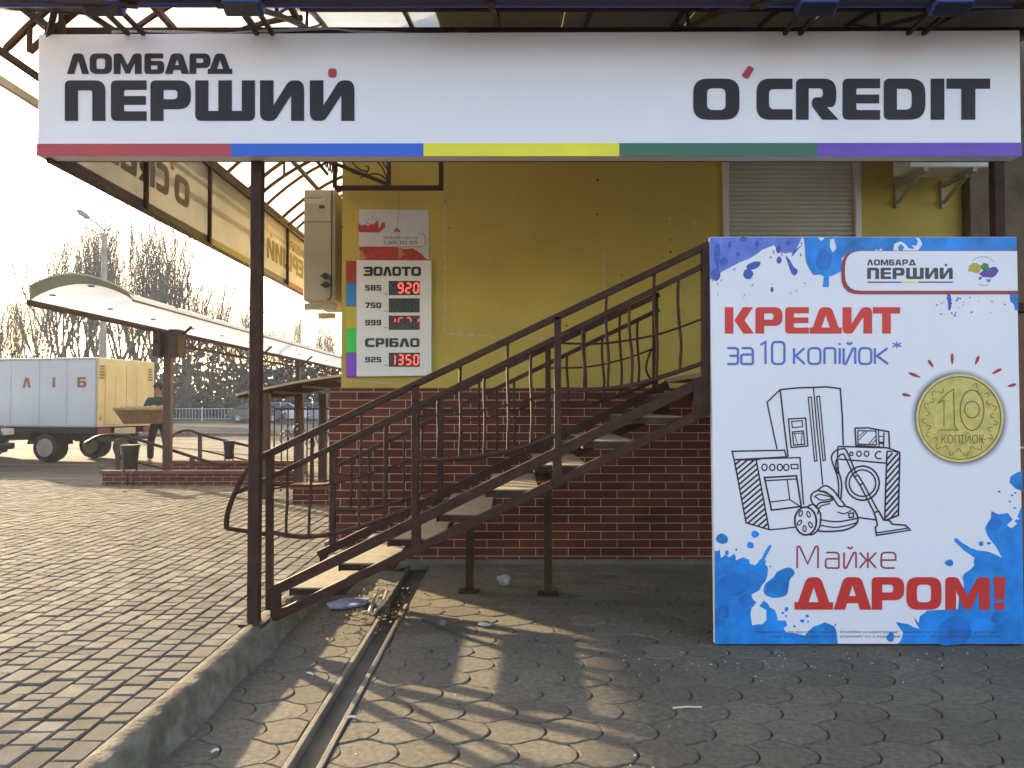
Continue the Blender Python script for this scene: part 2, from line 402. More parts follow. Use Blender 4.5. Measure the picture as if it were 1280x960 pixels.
# filler lines, patches and plugs left by an old sign
def wl(p0, p1, wd):
    a, b_ = P(*p0, yy), P(*p1, yy); m = MB(); d = (b_-a).normalized(); nrm = Vector((-d.z, 0, d.x)); n = 26; vs = []
    for i in range(n+1):
        c = a.lerp(b_, i/n) + nrm*random.gauss(0, .004)
        q = wd*(.25+random.random()*.9)
        vs += [(c.x+nrm.x*q, yy-.003, c.z+nrm.z*q), (c.x-nrm.x*q, yy-.003, c.z-nrm.z*q)]
    m.add(vs, [(2*i, 2*i+1, 2*i+3, 2*i+2) for i in range(n)])
    return m
for a in (((556, 240), (556, 418), .010), ((557, 417), (684, 424), .016), ((755, 318), (755, 420), .014), ((430, 475), (500, 480), .012)):
    wl(*a).build('filler_strip', plaster, bd)
m = MB()
for px, py, r in ((833, 277, 2), (837, 290, 1.5), (838, 300, 2), (838, 315, 3), (747, 225, 3), (746, 268, 2.5), (777, 344, 2), (708, 407, 2.5), (428, 284, 2), (562, 285, 2), (556, 252, 2), (650, 245, 1.6), (680, 300, 1.6)):
    c = P(px, py, yy); m.lathe((c.x, yy-.004, c.z), [(r*.0036, 0), (r*.0036, .005)], 10, 'Y')
m.each('wall_plug', black, bd)
m = MB()
for px, py, w_, h_ in ((864, 362, 26, 15), (850, 395, 18, 22), (868, 280, 20, 10)):
    c = P(px, py, yy); pts = [(c.x+math.cos(t*.5236)*w_*.0036*(1+random.uniform(-.3, .3)), c.z+math.sin(t*.5236)*h_*.0036*(1+random.uniform(-.3, .3))) for t in range(12)]
    m.prism([pts], lambda x, z, d: (x, yy-d, z), .0005, .0022)
m.each('repair_patch', M('pale_yellow_filler', (.46, .34, .10), .85, .12, 12), bd)
# neighbouring brown building
nb = thing('neighbouring_building', 'rough brown plastered building at the right edge beyond the white advertising board', 'building', (6.5, 7.0, 0))
m = MB(); m.box(XR+.004, 9.5, YW-.05, 20, -.05, 8)
m.build('wall', M('brown_roughcast', (.13, .088, .055), .9, .35, 2.5, .6, 30, stain=(.20, .165, .115), stscale=2.2), nb)
q = P(1273, 400, YW-.06); m = MB(); m.box(q.x-.25, q.x+.9, YW-.10, YW-.052, 0, 2.25)
d = m.build('door', M('rust_brown_door', (.16, .06, .022), .55, .2, 4), nb, bevel=.01)
m = MB(); m.box(q.x-.34, q.x-.252, YW-.13, YW-.052, 0, 2.33); m.box(q.x+.902, q.x+.98, YW-.13, YW-.052, 0, 2.33); m.box(q.x-.252, q.x+.902, YW-.13, YW-.052, 2.252, 2.33)
m.build('frame', brown, d, bevel=.006)
m = MB(); m.tube([(q.x-.14, YW-.10, 1.05), (q.x-.14, YW-.15, 1.05), (q.x-.02, YW-.15, 1.05)], .011); m.build('handle', steel, d, smooth=True)

# ---------------------------------------------------------------- entrance canopy
YS = 4.58                    # sign face
ca = thing('entrance_canopy', 'brown steel canopy with milky arched roofing wrapped round the building corner', 'canopy', (0, 5.5, 0))
ZT = P(640, 40, YS).z; XL, XRs = P(47, 195, YS).x, P(1277, 195, YS).x
# posts
for px, Y, g in ((320, 4.70, .15), (1250, 5.0, 0)):
    x = P(px, 480, Y).x; m = MB(); m.box(x-.033, x+.033, Y-.033, Y+.033, g, ZT+.05)
    po = m.build('post', brown, ca, bevel=.005)
    m = MB(); m.box(x-.07, x+.07, Y-.07, Y+.07, g-.01, g+.012); m.build('foot_plate', brown, po)
XB = XL+.02                  # side banner line
def froof(t):                # front roof section, t 0 (eave) .. 1 (wall)
    return 4.18 + (YW+.05-4.18)*t, 3.62 + 1.0*(1-(1-t)**1.9)
def sroof(t):                # side roof section
    return -2.96 + (XC-.0+2.96)*t, 3.50 + .80*(1-(1-t)**1.9)
for k in range(8):           # front ribs with lower chord and struts
    x = -1.55 + k*.72
    up = [(x, *froof(i/12)) for i in range(13)]; lo = [(x, a, b_-.17*(math.sin(math.pi*min(1, i/12+.05))*.6+.4)) for i, (_, a, b_) in enumerate(up)]
    m = MB(); m.sqtube(up, .03, .03)
    if k % 2 == 0:
        m.sqtube(lo, .03, .03)
        for i in range(1, 12, 3): m.bar(up[i], lo[i], .02, .02, (0, 1, 0)); m.bar(lo[i], up[min(12, i+2)], .016, .016, (0, 1, 0))
    m.build('roof_rib', brown, ca)
nS = 6; Yend = 10.85
for k in range(nS):          # side ribs
    y = 4.62 + k*(Yend-4.62)/(nS-1)
    for dy in ((0,) if k == 0 else (-.0,)):
        up = [(a, y, b_) for a, b_ in (sroof(i/10) for i in range(11))]; lo = [(a, y, b_-.16) for a, _, b_ in up[1:]]
        m = MB(); m.sqtube(up, .03, .03); m.sqtube(lo, .028, .028)
        for i in range(1, 10, 3): m.bar(up[i], lo[i-1], .022, .022)
        m.build('roof_rib', brown, ca)
    if k < nS-1:
        ym = y + (Yend-4.62)/(nS-1)/2
        up = [(a, ym, b_) for a, b_ in (sroof(i/10) for i in range(11))]; m = MB(); m.sqtube(up, .026, .026); m.build('roof_rib', brown, ca)
for t, w_ in ((0, .045), (.12, .04), (.55, .03), (.97, .04)):
    y, z = froof(t); m = MB(); m.bar((-2.0 if t > .3 else -2.9, y, z-.035), (3.35, y, z-.035), w_, w_)
    if t == .12: m.bar((-2.75, y+.12, z-.21), (3.35, y+.12, z-.21), .04, .04)
    m.build('purlin', brown, ca)
m = MB(); m.tube([(-3.15, 4.34, 3.63), (3.4, 4.34, 3.63)], .022, 10); m.build('front_rail', bluelamp, ca, smooth=True)
for t in (0, .14, .45, .75, .98):
    x, z = sroof(t); m = MB(); m.bar((x, 3.9, z-.03), (x, Yend+.1, z-.03), .036, .036); m.build('purlin', brown, ca)
m = MB(); m.bar((-2.96, 3.95, 3.30), (-2.96, Yend, 3.30), .03, .05); m.build('gutter', cream, ca)
m = MB()
for a, b_ in (((-2.96, 3.9, 3.47), (-2.0, 4.22, 3.56)), ((-2.7, 4.6, 3.56), (-2.35, 4.22, 3.95)), ((-2.62, 4.6, 3.5), (-2.62, 4.6, 3.85)), ((-2.62, 4.6, 3.8), (-2.2, 4.75, 3.55)), ((-3.2, 4.3, 3.62), (-2.4, 4.62, 3.72))): m.bar(a, b_, .03, .03)
m.build('corner_brace', brown, ca)
# roof sheets
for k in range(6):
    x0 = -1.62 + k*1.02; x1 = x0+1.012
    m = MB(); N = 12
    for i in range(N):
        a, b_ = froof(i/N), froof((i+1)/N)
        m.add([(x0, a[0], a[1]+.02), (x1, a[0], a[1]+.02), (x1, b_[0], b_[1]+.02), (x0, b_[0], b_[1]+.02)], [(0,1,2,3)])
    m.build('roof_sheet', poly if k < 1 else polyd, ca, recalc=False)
for k in range(5):
    y0 = 3.92 + k*1.4; y1 = y0+1.392
    m = MB(); N = 12
    for i in range(N):
        a, b_ = sroof(i/N), sroof((i+1)/N)
        m.add([(a[0], y0, a[1]+.02), (a[0], y1, a[1]+.02), (b_[0], y1, b_[1]+.02), (b_[0], y0, b_[1]+.02)], [(0,1,2,3)])
    m.build('roof_sheet', poly, ca, recalc=False)
# loose wires lying over the top of the sign
m = MB()
for k in range(2):
    pts = [P(140+ i*34, 41 - 2*math.sin(i*.9+k) - (3 if 4 < i < 9 else 0), YS+.06) for i in range(14)]
    m.tube(smoothpath(pts, 4), .005, 5)
tag(m.build('loose_cable', M('pale_cable', (.3, .29, .27), .5), loc=(-1, YS+.06, ZT), smooth=True), 'thin pale cable lying along the top edge of the long white sign', 'cable')

# wrought iron bracket on the wall above the small poster
br = thing('wrought_iron_bracket', 'dark wrought iron frame with scrolls on the yellow wall under the canopy', 'bracket', P(487, 236, 7.0)[:])
YB = 7.12
m = MB(); zb = P(487, 235, YB).z; x0, x1, x2 = P(420, 0, YB).x, P(487, 0, YB).x, P(552, 0, YB).x; zt = P(487, 140, YB).z
m.bar((x0, YB, zb), (x2, YB, zb), .04, .04); m.bar((x2, YB, zb-.02), (x2, YB, zt), .04, .04); m.bar((x1, YB, zb), (x1, YB, zt), .035, .035); m.bar((x0, YB, zb), (x0, YB, zt), .035, .035); m.bar((x0, YB, zt), (x2, YB, zt), .04, .04)
m.bar((x1, YB, zb+.03), (x0, YB, zb+.22), .03, .03); m.build('frame', brown, br, bevel=.003)
def scroll(pts, nm='scroll'):
    m = MB(); m.tube(smoothpath([P(a, b_, YB-.01) for a, b_ in pts], 6), .007, 6); m.build(nm, black, br, smooth=True)
scroll([(424, 190), (430, 205), (442, 216), (456, 218), (461, 210), (457, 207)]); scroll([(434, 188), (440, 202), (450, 212), (460, 214)])
scroll([(466, 196), (478, 210), (486, 230)]); scroll([(470, 192), (484, 212), (487, 228)]); scroll([(450, 222), (470, 217), (482, 224), (487, 233)])
# dense scroll panel on the side truss by the corner
m = MB()
for k in range(9):
    y = 6.7 + k*.10; c = Vector((-1.66, y, 3.62 + .02*math.sin(k)))
    m.tube([c + Vector((0, .055*math.cos(t*.7)*(1-t*.05), .085*math.sin(t*.7)*(1-t*.05))) for t in range(14)], .006, 5)
m.bar((-1.66, 6.6, 3.50), (-1.66, 7.15, 3.50), .02, .02); m.bar((-1.66, 6.6, 3.74), (-1.66, 7.15, 3.74), .02, .02)
m.build('scroll_panel', black, br, smooth=True)

# ---------------------------------------------------------------- iron staircase
YF, YR = 4.87, 6.1
st = thing('iron_staircase', 'brown iron staircase with stone treads climbing right along the yellow wall', 'staircase', (-.1, 5.5, 0))
f = lambda px, py: P(px, py, YF); r = lambda px, py: P(px, py, YR)
def frame(Y, nm):
    g = lambda px, py: P(px, py, YF) + Vector((0, Y-YF, 0))
    a0, a1, b0, b1 = g(337, 741), g(884, 474), g(345, 770), g(886, 512)
    m = MB(); m.bar(a0, a1, .05, .062); m.bar(b0, b1, .05, .055)
    for t in (.0, .335, .66, .985):
        p, q = a0.lerp(a1, t), b0.lerp(b1, max(0, t-.012)); p.x = q.x
        m.bar(p + Vector((0, -.004, .02)), q + Vector((0, -.004, -.02)), .055, .055, (0, 1, 0))
    m.build(nm, brown, st, bevel=.004)
frame(YF, 'stringer'); frame(YR, 'stringer')
zt0 = P(390, 737, YF-.02).z
NT = 9
for k in range(NT):
    z = zt0 + k*.149; x0 = P(360, 737, YF).x + k*.298; x1 = x0+.335
    m = MB(); m.box(x0+.012, x1-.004, YF+.03, YR-.03, z-.03, z)
    t_ = m.build('tread', tread_m, st, bevel=.006)
    m = MB(); m.box(x0, x1, YF+.026, YF+.031, z-.045, z-.008); m.box(x0, x1, YR-.031, YR-.026, z-.045, z-.008); m.box(x0, x0+.011, YF+.032, YR-.032, z-.05, z-.004); m.box(x1-.003, x1, YF+.032, YR-.032, z-.05, z-.004)
    m.build('tread_frame', brown, t_)
zl = zt0 + NT*.149; xl = P(360, 737, YF).x + NT*.298
m = MB(); m.box(xl, xl+1.5, YF+.03, YR+.9, zl-.035, zl); m.build('landing', tread_m, st, bevel=.006)
m = MB(); m.box(xl, xl+1.5, YF-.03, YF+.029, zl-.09, zl-.005); m.box(xl+1.44, xl+1.5, YF-.02, YF+.029, 0, zl-.092); m.build('landing_beam', brown, st)
for px, py in ((587, 740), (685, 743)):
    q = PG(px, py, 0); top = P(px, 480, q.y); zt_ = f(345, 770).z + (q.x - f(345, 770).x)*.487 + .02
    m = MB(); m.box(q.x-.03, q.x+.03, q.y-.03, q.y+.03, 0, zt_); lg = m.build('leg', brown, st, bevel=.004)
    m = MB(); m.box(q.x-.08, q.x+.08, q.y-.07, q.y+.07, .001, .014); m.build('foot_plate', brown, lg)
m = MB()
for px, py in ((587, 655), (685, 610)):
    q = P(px, py, YF); m.bar((q.x, YF, q.z-.03), (q.x, YR, q.z-.03), .04, .04)
m.build('cross_beam', brown, st)
def rail_pt(kind, px, Y):    # heights of the rails along the stair
    pass
def railing(nm, Y, rails, posts, rods, bottoms, mids):
    L = lambda px, py: P(px, py, Y)
    a = rails[0]; m = MB(); pts = [L(*p) for p in a]
    m.sqtube(pts, .042, .042); root = m.build(nm, brown, st, bevel=.006)
    for rr in rails[1:]:
        m = MB(); m.sqtube([L(*p) for p in rr], .032, .032); m.build('middle_rail', brown, root, bevel=.004)
    for (px, t, b_, w_) in posts:
        m = MB(); m.bar(L(px, t), L(px, b_), w_, w_, (0, 1, 0)); m.build('post', brown, root, bevel=.004)
    def ybot(px):
        for bb in bottoms:
            if bb[0][0] <= px <= bb[-1][0]:
                sp = smoothpath([Vector((x, y, 0)) for x, y in bb], 8)
                return bb, min(sp, key=lambda v: abs(v.x-px)).y
        return None, None
    for bb in bottoms:
        sp = smoothpath([Vector((x, y, 0)) for x, y in bb], 8); n = len(sp)
        m = MB(); m.tube([L(v.x, v.y) + Vector((0, -.09*math.sin(math.pi*i/(n-1)), 0)) for i, v in enumerate(sp)], .014, 7); m.build('bottom_rail', brown, root, smooth=True)
    for mm in mids:
        sp = smoothpath([Vector((x, y, 0)) for x, y in mm], 8); n = len(sp)
        m = MB(); m.tube([L(v.x, v.y) + Vector((0, -.075*math.sin(math.pi*i/(n-1)), 0)) for i, v in enumerate(sp)], .007, 5); m.build('thin_rod', brown, root, smooth=True)
    for (px, t) in rods:
        bb, yb = ybot(px)
        if bb is None: continue
        s = (px-bb[0][0])/(bb[-1][0]-bb[0][0]); bow = .09*math.sin(math.pi*s)
        a, b_ = L(px, t), L(px, yb); pts = []
        for i in range(15):
            u = i/14; o = bow*max(0, (u-.25)/.75)**1 + .028*math.exp(-((u-.72)/.16)**2)
            pts.append(a.lerp(b_, u) + Vector((-.004*math.sin(u*7), -o, 0)))
        m = MB(); m.tube(pts, .0095, 6); m.build('baluster', brown, root, smooth=True)
T1 = lambda px: 306 + (886-px)*.4755      # handrail
T2 = lambda px: 329 + (886-px)*.4895      # second rail
railing('front_railing', YF, [[(326, T1(326)), (886, 306)], [(326, T2(326)), (886, 329)]],
        [(337, T1(337), 762, .042), (519, T1(519), 668, .042), (697, T1(697), 582, .042), (882, 304, 516, .052)],
        [(360, T2(360)), (390, T1(390)), (420, T2(420)), (452, T1(452)), (482, T2(482)), (548, T2(548)), (576, T1(576)), (606, T2(606)), (635, T1(635)), (664, T2(664)), (729, T2(729)), (758, T1(758)), (787, T2(787)), (818, T1(818)), (848, T2(848))],
        [[(337, 665), (390, 668), (450, 657), (519, 632)], [(519, 574), (563, 573), (640, 562), (697, 543)], [(697, 487), (750, 487), (800, 479), (882, 453)]],
        [[(337, 606), (420, 603), (519, 573)], [(519, 520), (586, 516), (664, 499), (697, 489)], [(697, 429), (755, 430), (820, 419), (882, 397)]])
R1 = lambda px: 368 + (823-px)*.475
R2 = lambda px: 387 + (823-px)*.487
railing('rear_railing', YR, [[(416, R1(416)), (824, 368)], [(416, R2(416)), (824, 387)]],
        [(416, R1(416), 684, .042), (550, R1(550), 628, .046), (685, R1(685), 566, .042), (819, 366, 520, .042)],
        [(440, R2(440)), (462, R2(462)), (484, R1(484)), (506, R2(506)), (528, R2(528)), (577, R2(577)), (599, R1(599)), (621, R2(621)), (643, R2(643)), (664, R1(664)), (709, R2(709)), (731, R1(731)), (753, R2(753)), (775, R1(775)), (797, R2(797))],
        [[(416, 634), (450, 636), (500, 626), (550, 606)], [(550, 573), (590, 573), (640, 560), (685, 544)], [(685, 508), (730, 506), (780, 492), (819, 476)]],
        [[(416, 592), (470, 590), (550, 567)], [(550, 526), (610, 522), (685, 500)], [(685, 460), (735, 459), (780, 449), (819, 435)]])
# belly-shaped end of the front railing
m = MB()
pts = smoothpath([f(326, 572), f(305, 594), f(290, 625), f(284, 645), f(283, 661)], 6)
for a, b_ in zip(pts[:-1], pts[1:]): m.bar(a, b_, .02, .04, (0, 1, 0))
m.bar(f(283, 660), f(337, 668), .025, .025); m.bar(f(294, 616), f(337, 600), .025, .025)
m.build('rail_end', brown, st)
m = MB(); m.tube(smoothpath([r(812, 442), r(808, 455), r(808, 464), r(813, 473), r(818, 474)], 5), .008, 6)
m.tube(smoothpath([r(812, 442), r(817, 430), r(818, 400)], 5), .008, 6)
tag(m.build('cable_loop', black, loc=r(812, 455)[:], smooth=True), 'black cable loop hanging from the top post of the rear stair railing', 'cable')
# ---------------------------------------------------------------- lettering
def rnd(loop, k=5):
    out = []; n = len(loop)
    for i in range(n):
        p = Vector(loop[i][:2]); r_ = loop[i][2] if len(loop[i]) > 2 else 0
        if not r_: out.append((p.x, p.y)); continue
        a, b_ = Vector(loop[i-1][:2]), Vector(loop[(i+1) % n][:2])
        da, db = (a-p), (b_-p); ra, rb = min(r_, da.length*.49), min(r_, db.length*.49)
        s, e = p + da.normalized()*ra, p + db.normalized()*rb
        for j in range(k+1):
            t = j/k; q = s*(1-t)**2 + p*2*t*(1-t) + e*t*t; out.append((q.x, q.y))
    return out
G = {   # bold square alphabet: width, outer loops and holes (cap height 1)
'П': (1.0, [[[(0,0),(0,1,.13),(1,1,.25),(1,0),(.68,0),(.68,.76,.06),(.32,.76,.03),(.32,0)]]]),
'Е': (.88, [[[(0,0,.14),(0,1,.14),(.88,1),(.88,.77),(.32,.77,.05),(.32,.61),(.86,.61),(.86,.40),(.32,.40),(.32,.23,.05),(.88,.23),(.88,0)]]]),
'Р': (1.0, [[[(0,0),(0,1,.14),(1,1,.3),(1,.29,.3),(.32,.29),(.32,0)], [(.32,.53),(.32,.77),(.67,.77,.1),(.67,.53,.1)]]]),
'Ш': (1.47, [[[(0,1),(0,0,.15),(1.47,0,.15),(1.47,1),(1.15,1),(1.15,.24),(.9,.24),(.9,1),(.57,1),(.57,.24),(.32,.24),(.32,1)]]]),
'И': (1.09, [[[(0,1),(0,0,.2),(.36,0,.1),(.77,.64),(.77,0),(1.09,0),(1.09,1,.25),(.72,1,.12),(.33,.37),(.33,1)]]]),
'Л': (1.05, [[[(0,0),(.30,1,.14),(.75,1,.14),(1.05,0),(.72,0),(.525,.70),(.33,0)]]]),
'О': (1.05, [[[(0,0,.33),(0,1,.33),(1.05,1,.33),(1.05,0,.33)], [(.31,.23,.14),(.31,.77,.14),(.74,.77,.14),(.74,.23,.14)]]]),
'М': (1.3, [[[(0,0),(0,1,.14),(.36,1,.12),(.65,.42),(.94,1,.12),(1.3,1,.14),(1.3,0),(.99,0),(.99,.6),(.75,.02),(.55,.02),(.31,.6),(.31,0)]]]),
'Б': (.95, [[[(0,0,.14),(0,1,.14),(.9,1),(.9,.77),(.31,.77),(.31,.63),(.95,.63,.22),(.95,0,.25)], [(.31,.21),(.31,.42),(.64,.42,.07),(.64,.21,.07)]]]),
'А': (1.1, [[[(0,0),(.30,1,.16),(.80,1,.16),(1.1,0),(.77,0),(.71,.2),(.39,.2),(.33,0)], [(.45,.42),(.55,.76),(.65,.42)]]]),
'Д': (1.25, [[[(0,0),(0,.23),(.12,.23),(.40,1,.18),(.85,1,.18),(1.13,.23),(1.25,.23),(1.25,0)], [(.46,.23),(.79,.23),(.625,.70)]]]),
'С': (.9, [[[(0,0,.33),(0,1,.33),(.9,1),(.9,.75),(.31,.75,.13),(.31,.25,.13),(.9,.25),(.9,0)]]]),
'R': (1.05, [[[(0,0),(0,1,.14),(1.0,1,.32),(1.0,.31,.28),(.76,.31),(1.05,0),(.66,0),(.38,.36,.1),(.42,.54,.08),(.67,.54,.09),(.67,.77,.09),(.31,.77),(.31,0)]]]),
'D': (1.0, [[[(0,0,.14),(0,1,.14),(1,1,.36),(1,0,.36)], [(.31,.24),(.31,.76),(.68,.76,.16),(.68,.24,.16)]]]),
'І': (.33, [[[(0,0),(0,1),(.33,1),(.33,0)]]]),
'Т': (1.05, [[[(0,1),(1.05,1),(1.05,.76),(.69,.76),(.69,0),(.36,0),(.36,.76),(0,.76)]]]),
'К': (1.1, [[[(0,0),(0,1),(.32,1),(.32,0)]], [[(.36,.5),(.68,1),(1.06,1),(.74,.5),(1.1,0),(.70,0)]]]),
'З': (.95, [[[(0,1),(.95,1,.25),(.95,0,.25),(0,0),(0,.24),(.63,.24,.05),(.63,.40),(.15,.40),(.15,.61),(.63,.61),(.63,.76,.05),(0,.76)]]]),
'!': (.4, [[[(.02,1),(.4,1),(.36,.30),(.06,.30)]], [[(.05,0),(.05,.22),(.37,.22),(.37,0)]]]),
'2': (.9, [[[(0,1),(.9,1,.2),(.9,.4,.15),(.3,.4,.04),(.3,.23),(.9,.23),(.9,0),(0,0),(0,.62,.15),(.6,.62,.04),(.6,.77),(0,.77)]]]),
'5': (.9, [[[(.9,1),(0,1),(0,.4),(.6,.4,.04),(.6,.23),(0,.23),(0,0),(.9,0,.2),(.9,.62,.15),(.3,.62),(.3,.77),(.9,.77)]]]),
'7': (.9, [[[(0,1),(.9,1,.1),(.9,.75),(.5,0),(.15,0),(.55,.76),(0,.76)]]]),
'8': (.95, [[[(0,0,.2),(0,1,.2),(.95,1,.2),(.95,0,.2)], [(.3,.2),(.3,.40),(.65,.40),(.65,.2)], [(.3,.6),(.3,.8),(.65,.8),(.65,.6)]]]),
'0': (.95, [[[(0,0,.25),(0,1,.25),(.95,1,.25),(.95,0,.25)], [(.3,.23),(.3,.77),(.65,.77),(.65,.23)]]]),
'9': (.95, [[[(0,0),(.95,0,.22),(.95,1,.22),(0,1,.22),(0,.38,.15),(.63,.38),(.63,.23),(0,.23)], [(.3,.58),(.3,.78),(.63,.78),(.63,.58)]]]),
}
G['E'] = G['Е']; G['C'] = G['С']; G['I'] = G['І']; G['T'] = G['Т']; G['O'] = G['О']
def glyph(m, ch, x0, x1, yt, yb, f, d0, d1):
    wd, shapes = G[ch]
    for loops in shapes:
        m.prism([[(x0 + x/wd*(x1-x0), yb + y*(yt-yb)) for x, y in rnd(l)] for l in loops], f, d0, d1)
    return m
def word(m, s, spans, yt, yb, f, d0, d1):
    for ch, (a, b_) in zip(s, spans): glyph(m, ch, a, b_, yt, yb, f, d0, d1)
    return m
def auto(s, x0, x1, gap=.12):
    tot = sum(G[c][0] for c in s) + gap*(len(s)-1); k = (x1-x0)/tot; out = []; x = x0
    for c in s: out.append((x, x+G[c][0]*k)); x += (G[c][0]+gap)*k
    return out
S = {   # thin stroke alphabet
'з': (.5, [[(0,.72),(.5,.72,.14),(.5,.385,.08),(.44,.37)], [(.1,.37),(.42,.37),(.5,.36,.08),(.5,0,.14),(0,0)]]),
'а': (.5, [[(.02,.72),(.5,.72,.16),(.5,0)], [(.5,.43),(0,.43,.12),(0,0,.12),(.5,0)]]),
'1': (.22, [[(0,.86),(.2,1),(.2,0)]]), '0': (.55, [[(0,0,.2),(0,1,.2),(.55,1,.2),(.55,0,.2),'c']]),
'к': (.48, [[(0,0),(0,.72)], [(.46,.72),(.08,.37),(.48,0)]]), 'о': (.55, [[(0,0,.2),(0,.72,.2),(.55,.72,.2),(.55,0,.2),'c']]),
'п': (.5, [[(0,0),(0,.72,.1),(.5,.72,.14),(.5,0)]]), 'і': (.02, [[(.01,0),(.01,.72)], [(.01,.86),(.01,.95)]]),
'й': (.52, [[(0,.72),(0,0,.1),(.10,0,.04),(.42,.72,.05),(.52,.72,.1),(.52,0)], [(.14,.98),(.26,.88,.08),(.38,.98)]]),
'ж': (.72, [[(.36,0),(.36,.72)], [(0,.72),(.30,.37),(0,0)], [(.72,.72),(.42,.37),(.72,0)]]),
'е': (.5, [[(.48,0),(0,0,.18),(0,.72,.18),(.5,.72,.18),(.5,.37),(.03,.37)]]),
'М': (.85, [[(0,0),(0,1,.08),(.10,1,.04),(.425,.2),(.75,1,.04),(.85,1,.08),(.85,0)]]),
'*': (.4, [[(.2,.62),(.2,1)], [(.03,.71),(.37,.91)], [(.03,.91),(.37,.71)]]),
}
def sglyph(m, ch, x0, x1, yb, cap, wd, f, d):
    w_, strokes = S[ch]; i = 0
    for s in strokes:
        closed = s[-1] == 'c'; pts = [p for p in s if p != 'c']
        if closed: q = rnd(pts)
        else: q = [pts[0][:2]] + (rnd(pts)[(6 if len(pts[0]) > 2 else 1):] if len(pts) > 2 else [pts[1][:2]])
        if not closed and len(pts) > 2:
            q = [pts[0][:2]]
            full = rnd([p if 0 < n_ < len(pts)-1 else p[:2] for n_, p in enumerate(pts)]); q = full
        m.ribbon([(x0 + x/max(w_, .05)*(x1-x0), yb - y*cap) for x, y in q], wd, f, d + i*.00025, closed); i += 1
    return m

# ---------------------------------------------------------------- long sign over the entrance
sg = thing('shop_sign', 'long white shop sign reading ЛОМБАРД ПЕРШИЙ and O’CREDIT over the staircase', 'shop sign', (0, YS+.05, P(640, 195, YS).z))
SF = lambda px, py, d: P(px, py, YS) + Vector((0, -d, 0))
tl, tr_, brr, bl = (48, 43), (1275, 38), (1277, 195), (46, 195)
m = MB(); m.prism([[bl, tl, tr_, brr]], SF, -.10, 0)
m.build('panel', white_pl, sg, bevel=.006)
m = MB(); q = [SF(50, 190, -.125), SF(1273, 190, -.125)]; m.bar(q[0], q[1], .04, .03); q = [SF(48, 41, -.13), SF(1275, 36, -.13)]; m.bar(q[0], q[1], .05, .04)
m.build('frame', brown, sg)
for a, b_, mt in ((46, 288.5, stripe_red), (288.5, 529.5, stripe_blue), (529.5, 774, stripe_yel), (774, 1021, stripe_grn), (1021, 1277, stripe_pur)):
    m = MB(); m.prism([[(a, 195.4), (a, 180-1.4*(a/1280)), (b_, 180-1.4*(b_/1280)), (b_, 195.4)]], SF, .0005, .004); m.build('colour_stripe', mt, sg)
Z3 = lambda x, y: (60 + x/3.2, 50 + y/3.2)
z3 = lambda *s: [(60+a/3.2, 60+b_/3.2) for a, b_ in s]
word(MB(), 'ЛОМБАРД', z3((78,165),(168,256),(264,375),(387,465),(469,565),(567,650),(640,737)), 67.2, 92.4, SF, .0005, .005).build('word', letters, sg)
word(MB(), 'ПЕРШИИ', z3((69,230),(253,395),(411,572),(590,828),(849,1025),(1048,1226)), 100.8, 151, SF, .0005, .005).build('word', letters, sg)
m = MB(); m.prism([rnd([(410.5,86,4),(421,86,4),(421,97,4),(410.5,97,4)])], SF, .0005, .006); m.build('red_dot', redc, sg)
z4 = lambda *s: [(850+a/3.2, 850+b_/3.2) for a, b_ in s]
word(MB(), 'OCREDIT', z4((53,237),(306,449),(464,632),(650,799),(815,980),(1003,1056),(1066,1239)), 98.6, 149.6, SF, .0005, .005).build('word', letters, sg)
m = MB(); m.prism([rnd([(935.5,82,3),(942.5,86,3),(935,99.5,3),(926.5,95,3)])], SF, .0005, .006); m.build('red_dot', redc, sg)
# thin seams between vinyl sheets
# floodlights on arms
for px, lab in ((130, 'blue floodlight on an arm above the word ЛОМБАРД, leftmost of the four'), (305, 'blue floodlight on an arm above the right end of the word ПЕРШИЙ'),
                (1020, 'blue floodlight on an arm above the letters CR of the sign'), (1187, 'blue floodlight on an arm above the last letter of the sign, rightmost of the four')):
    c = P(px, 8, 4.22); lt = thing('floodlight', lab, 'floodlight', (c.x, YS+.02, ZT), 'blue floodlights above the long sign')
    m = MB(); a = Vector((c.x, YS+.03, ZT-.01))
    m.bar(a + Vector((-.045, 0, 0)), c + Vector((-.045, .08, .02)), .022, .022); m.bar(a + Vector((.045, 0, 0)), c + Vector((.045, .08, .02)), .022, .022); m.build('arm', brown, lt)
    m = MB(); R = Matrix.Rotation(math.radians(-38), 3, 'X')
    pr = [(-.105, -.05, -.045), (.105, -.05, -.045), (.105, .045, -.03), (-.105, .045, -.03), (-.11, -.055, .045), (.11, -.055, .045), (.10, .04, .05), (-.10, .04, .05)]
    m.add([c + R @ Vector(p) for p in pr], [(3,2,1,0),(4,5,6,7),(0,1,5,4),(1,2,6,5),(2,3,7,6),(3,0,4,7)]); lb = m.build('housing', bluelamp, lt, bevel=.012)
    m = MB()
    for k in range(5): m.add([c + R @ Vector(p) for p in ((-.08+k*.04-.004, -.04, .05), (-.08+k*.04+.004, -.04, .05), (-.08+k*.04+.004, .03, .052), (-.08+k*.04-.004, .03, .052), (-.08+k*.04-.004, -.04, .066), (-.08+k*.04+.004, -.04, .066), (-.08+k*.04+.004, .03, .068), (-.08+k*.04-.004, .03, .068))], [(3,2,1,0),(4,5,6,7),(0,1,5,4),(1,2,6,5),(2,3,7,6),(3,0,4,7)])
    m.build('cooling_fin', bluelamp, lb)
    m = MB(); m.add([c + R @ Vector(p) for p in ((-.09, -.04, -.0465), (.09, -.04, -.0465), (.09, .035, -.034), (-.09, .035, -.034))], [(0,1,2,3)]); m.build('glass', glass, lb)

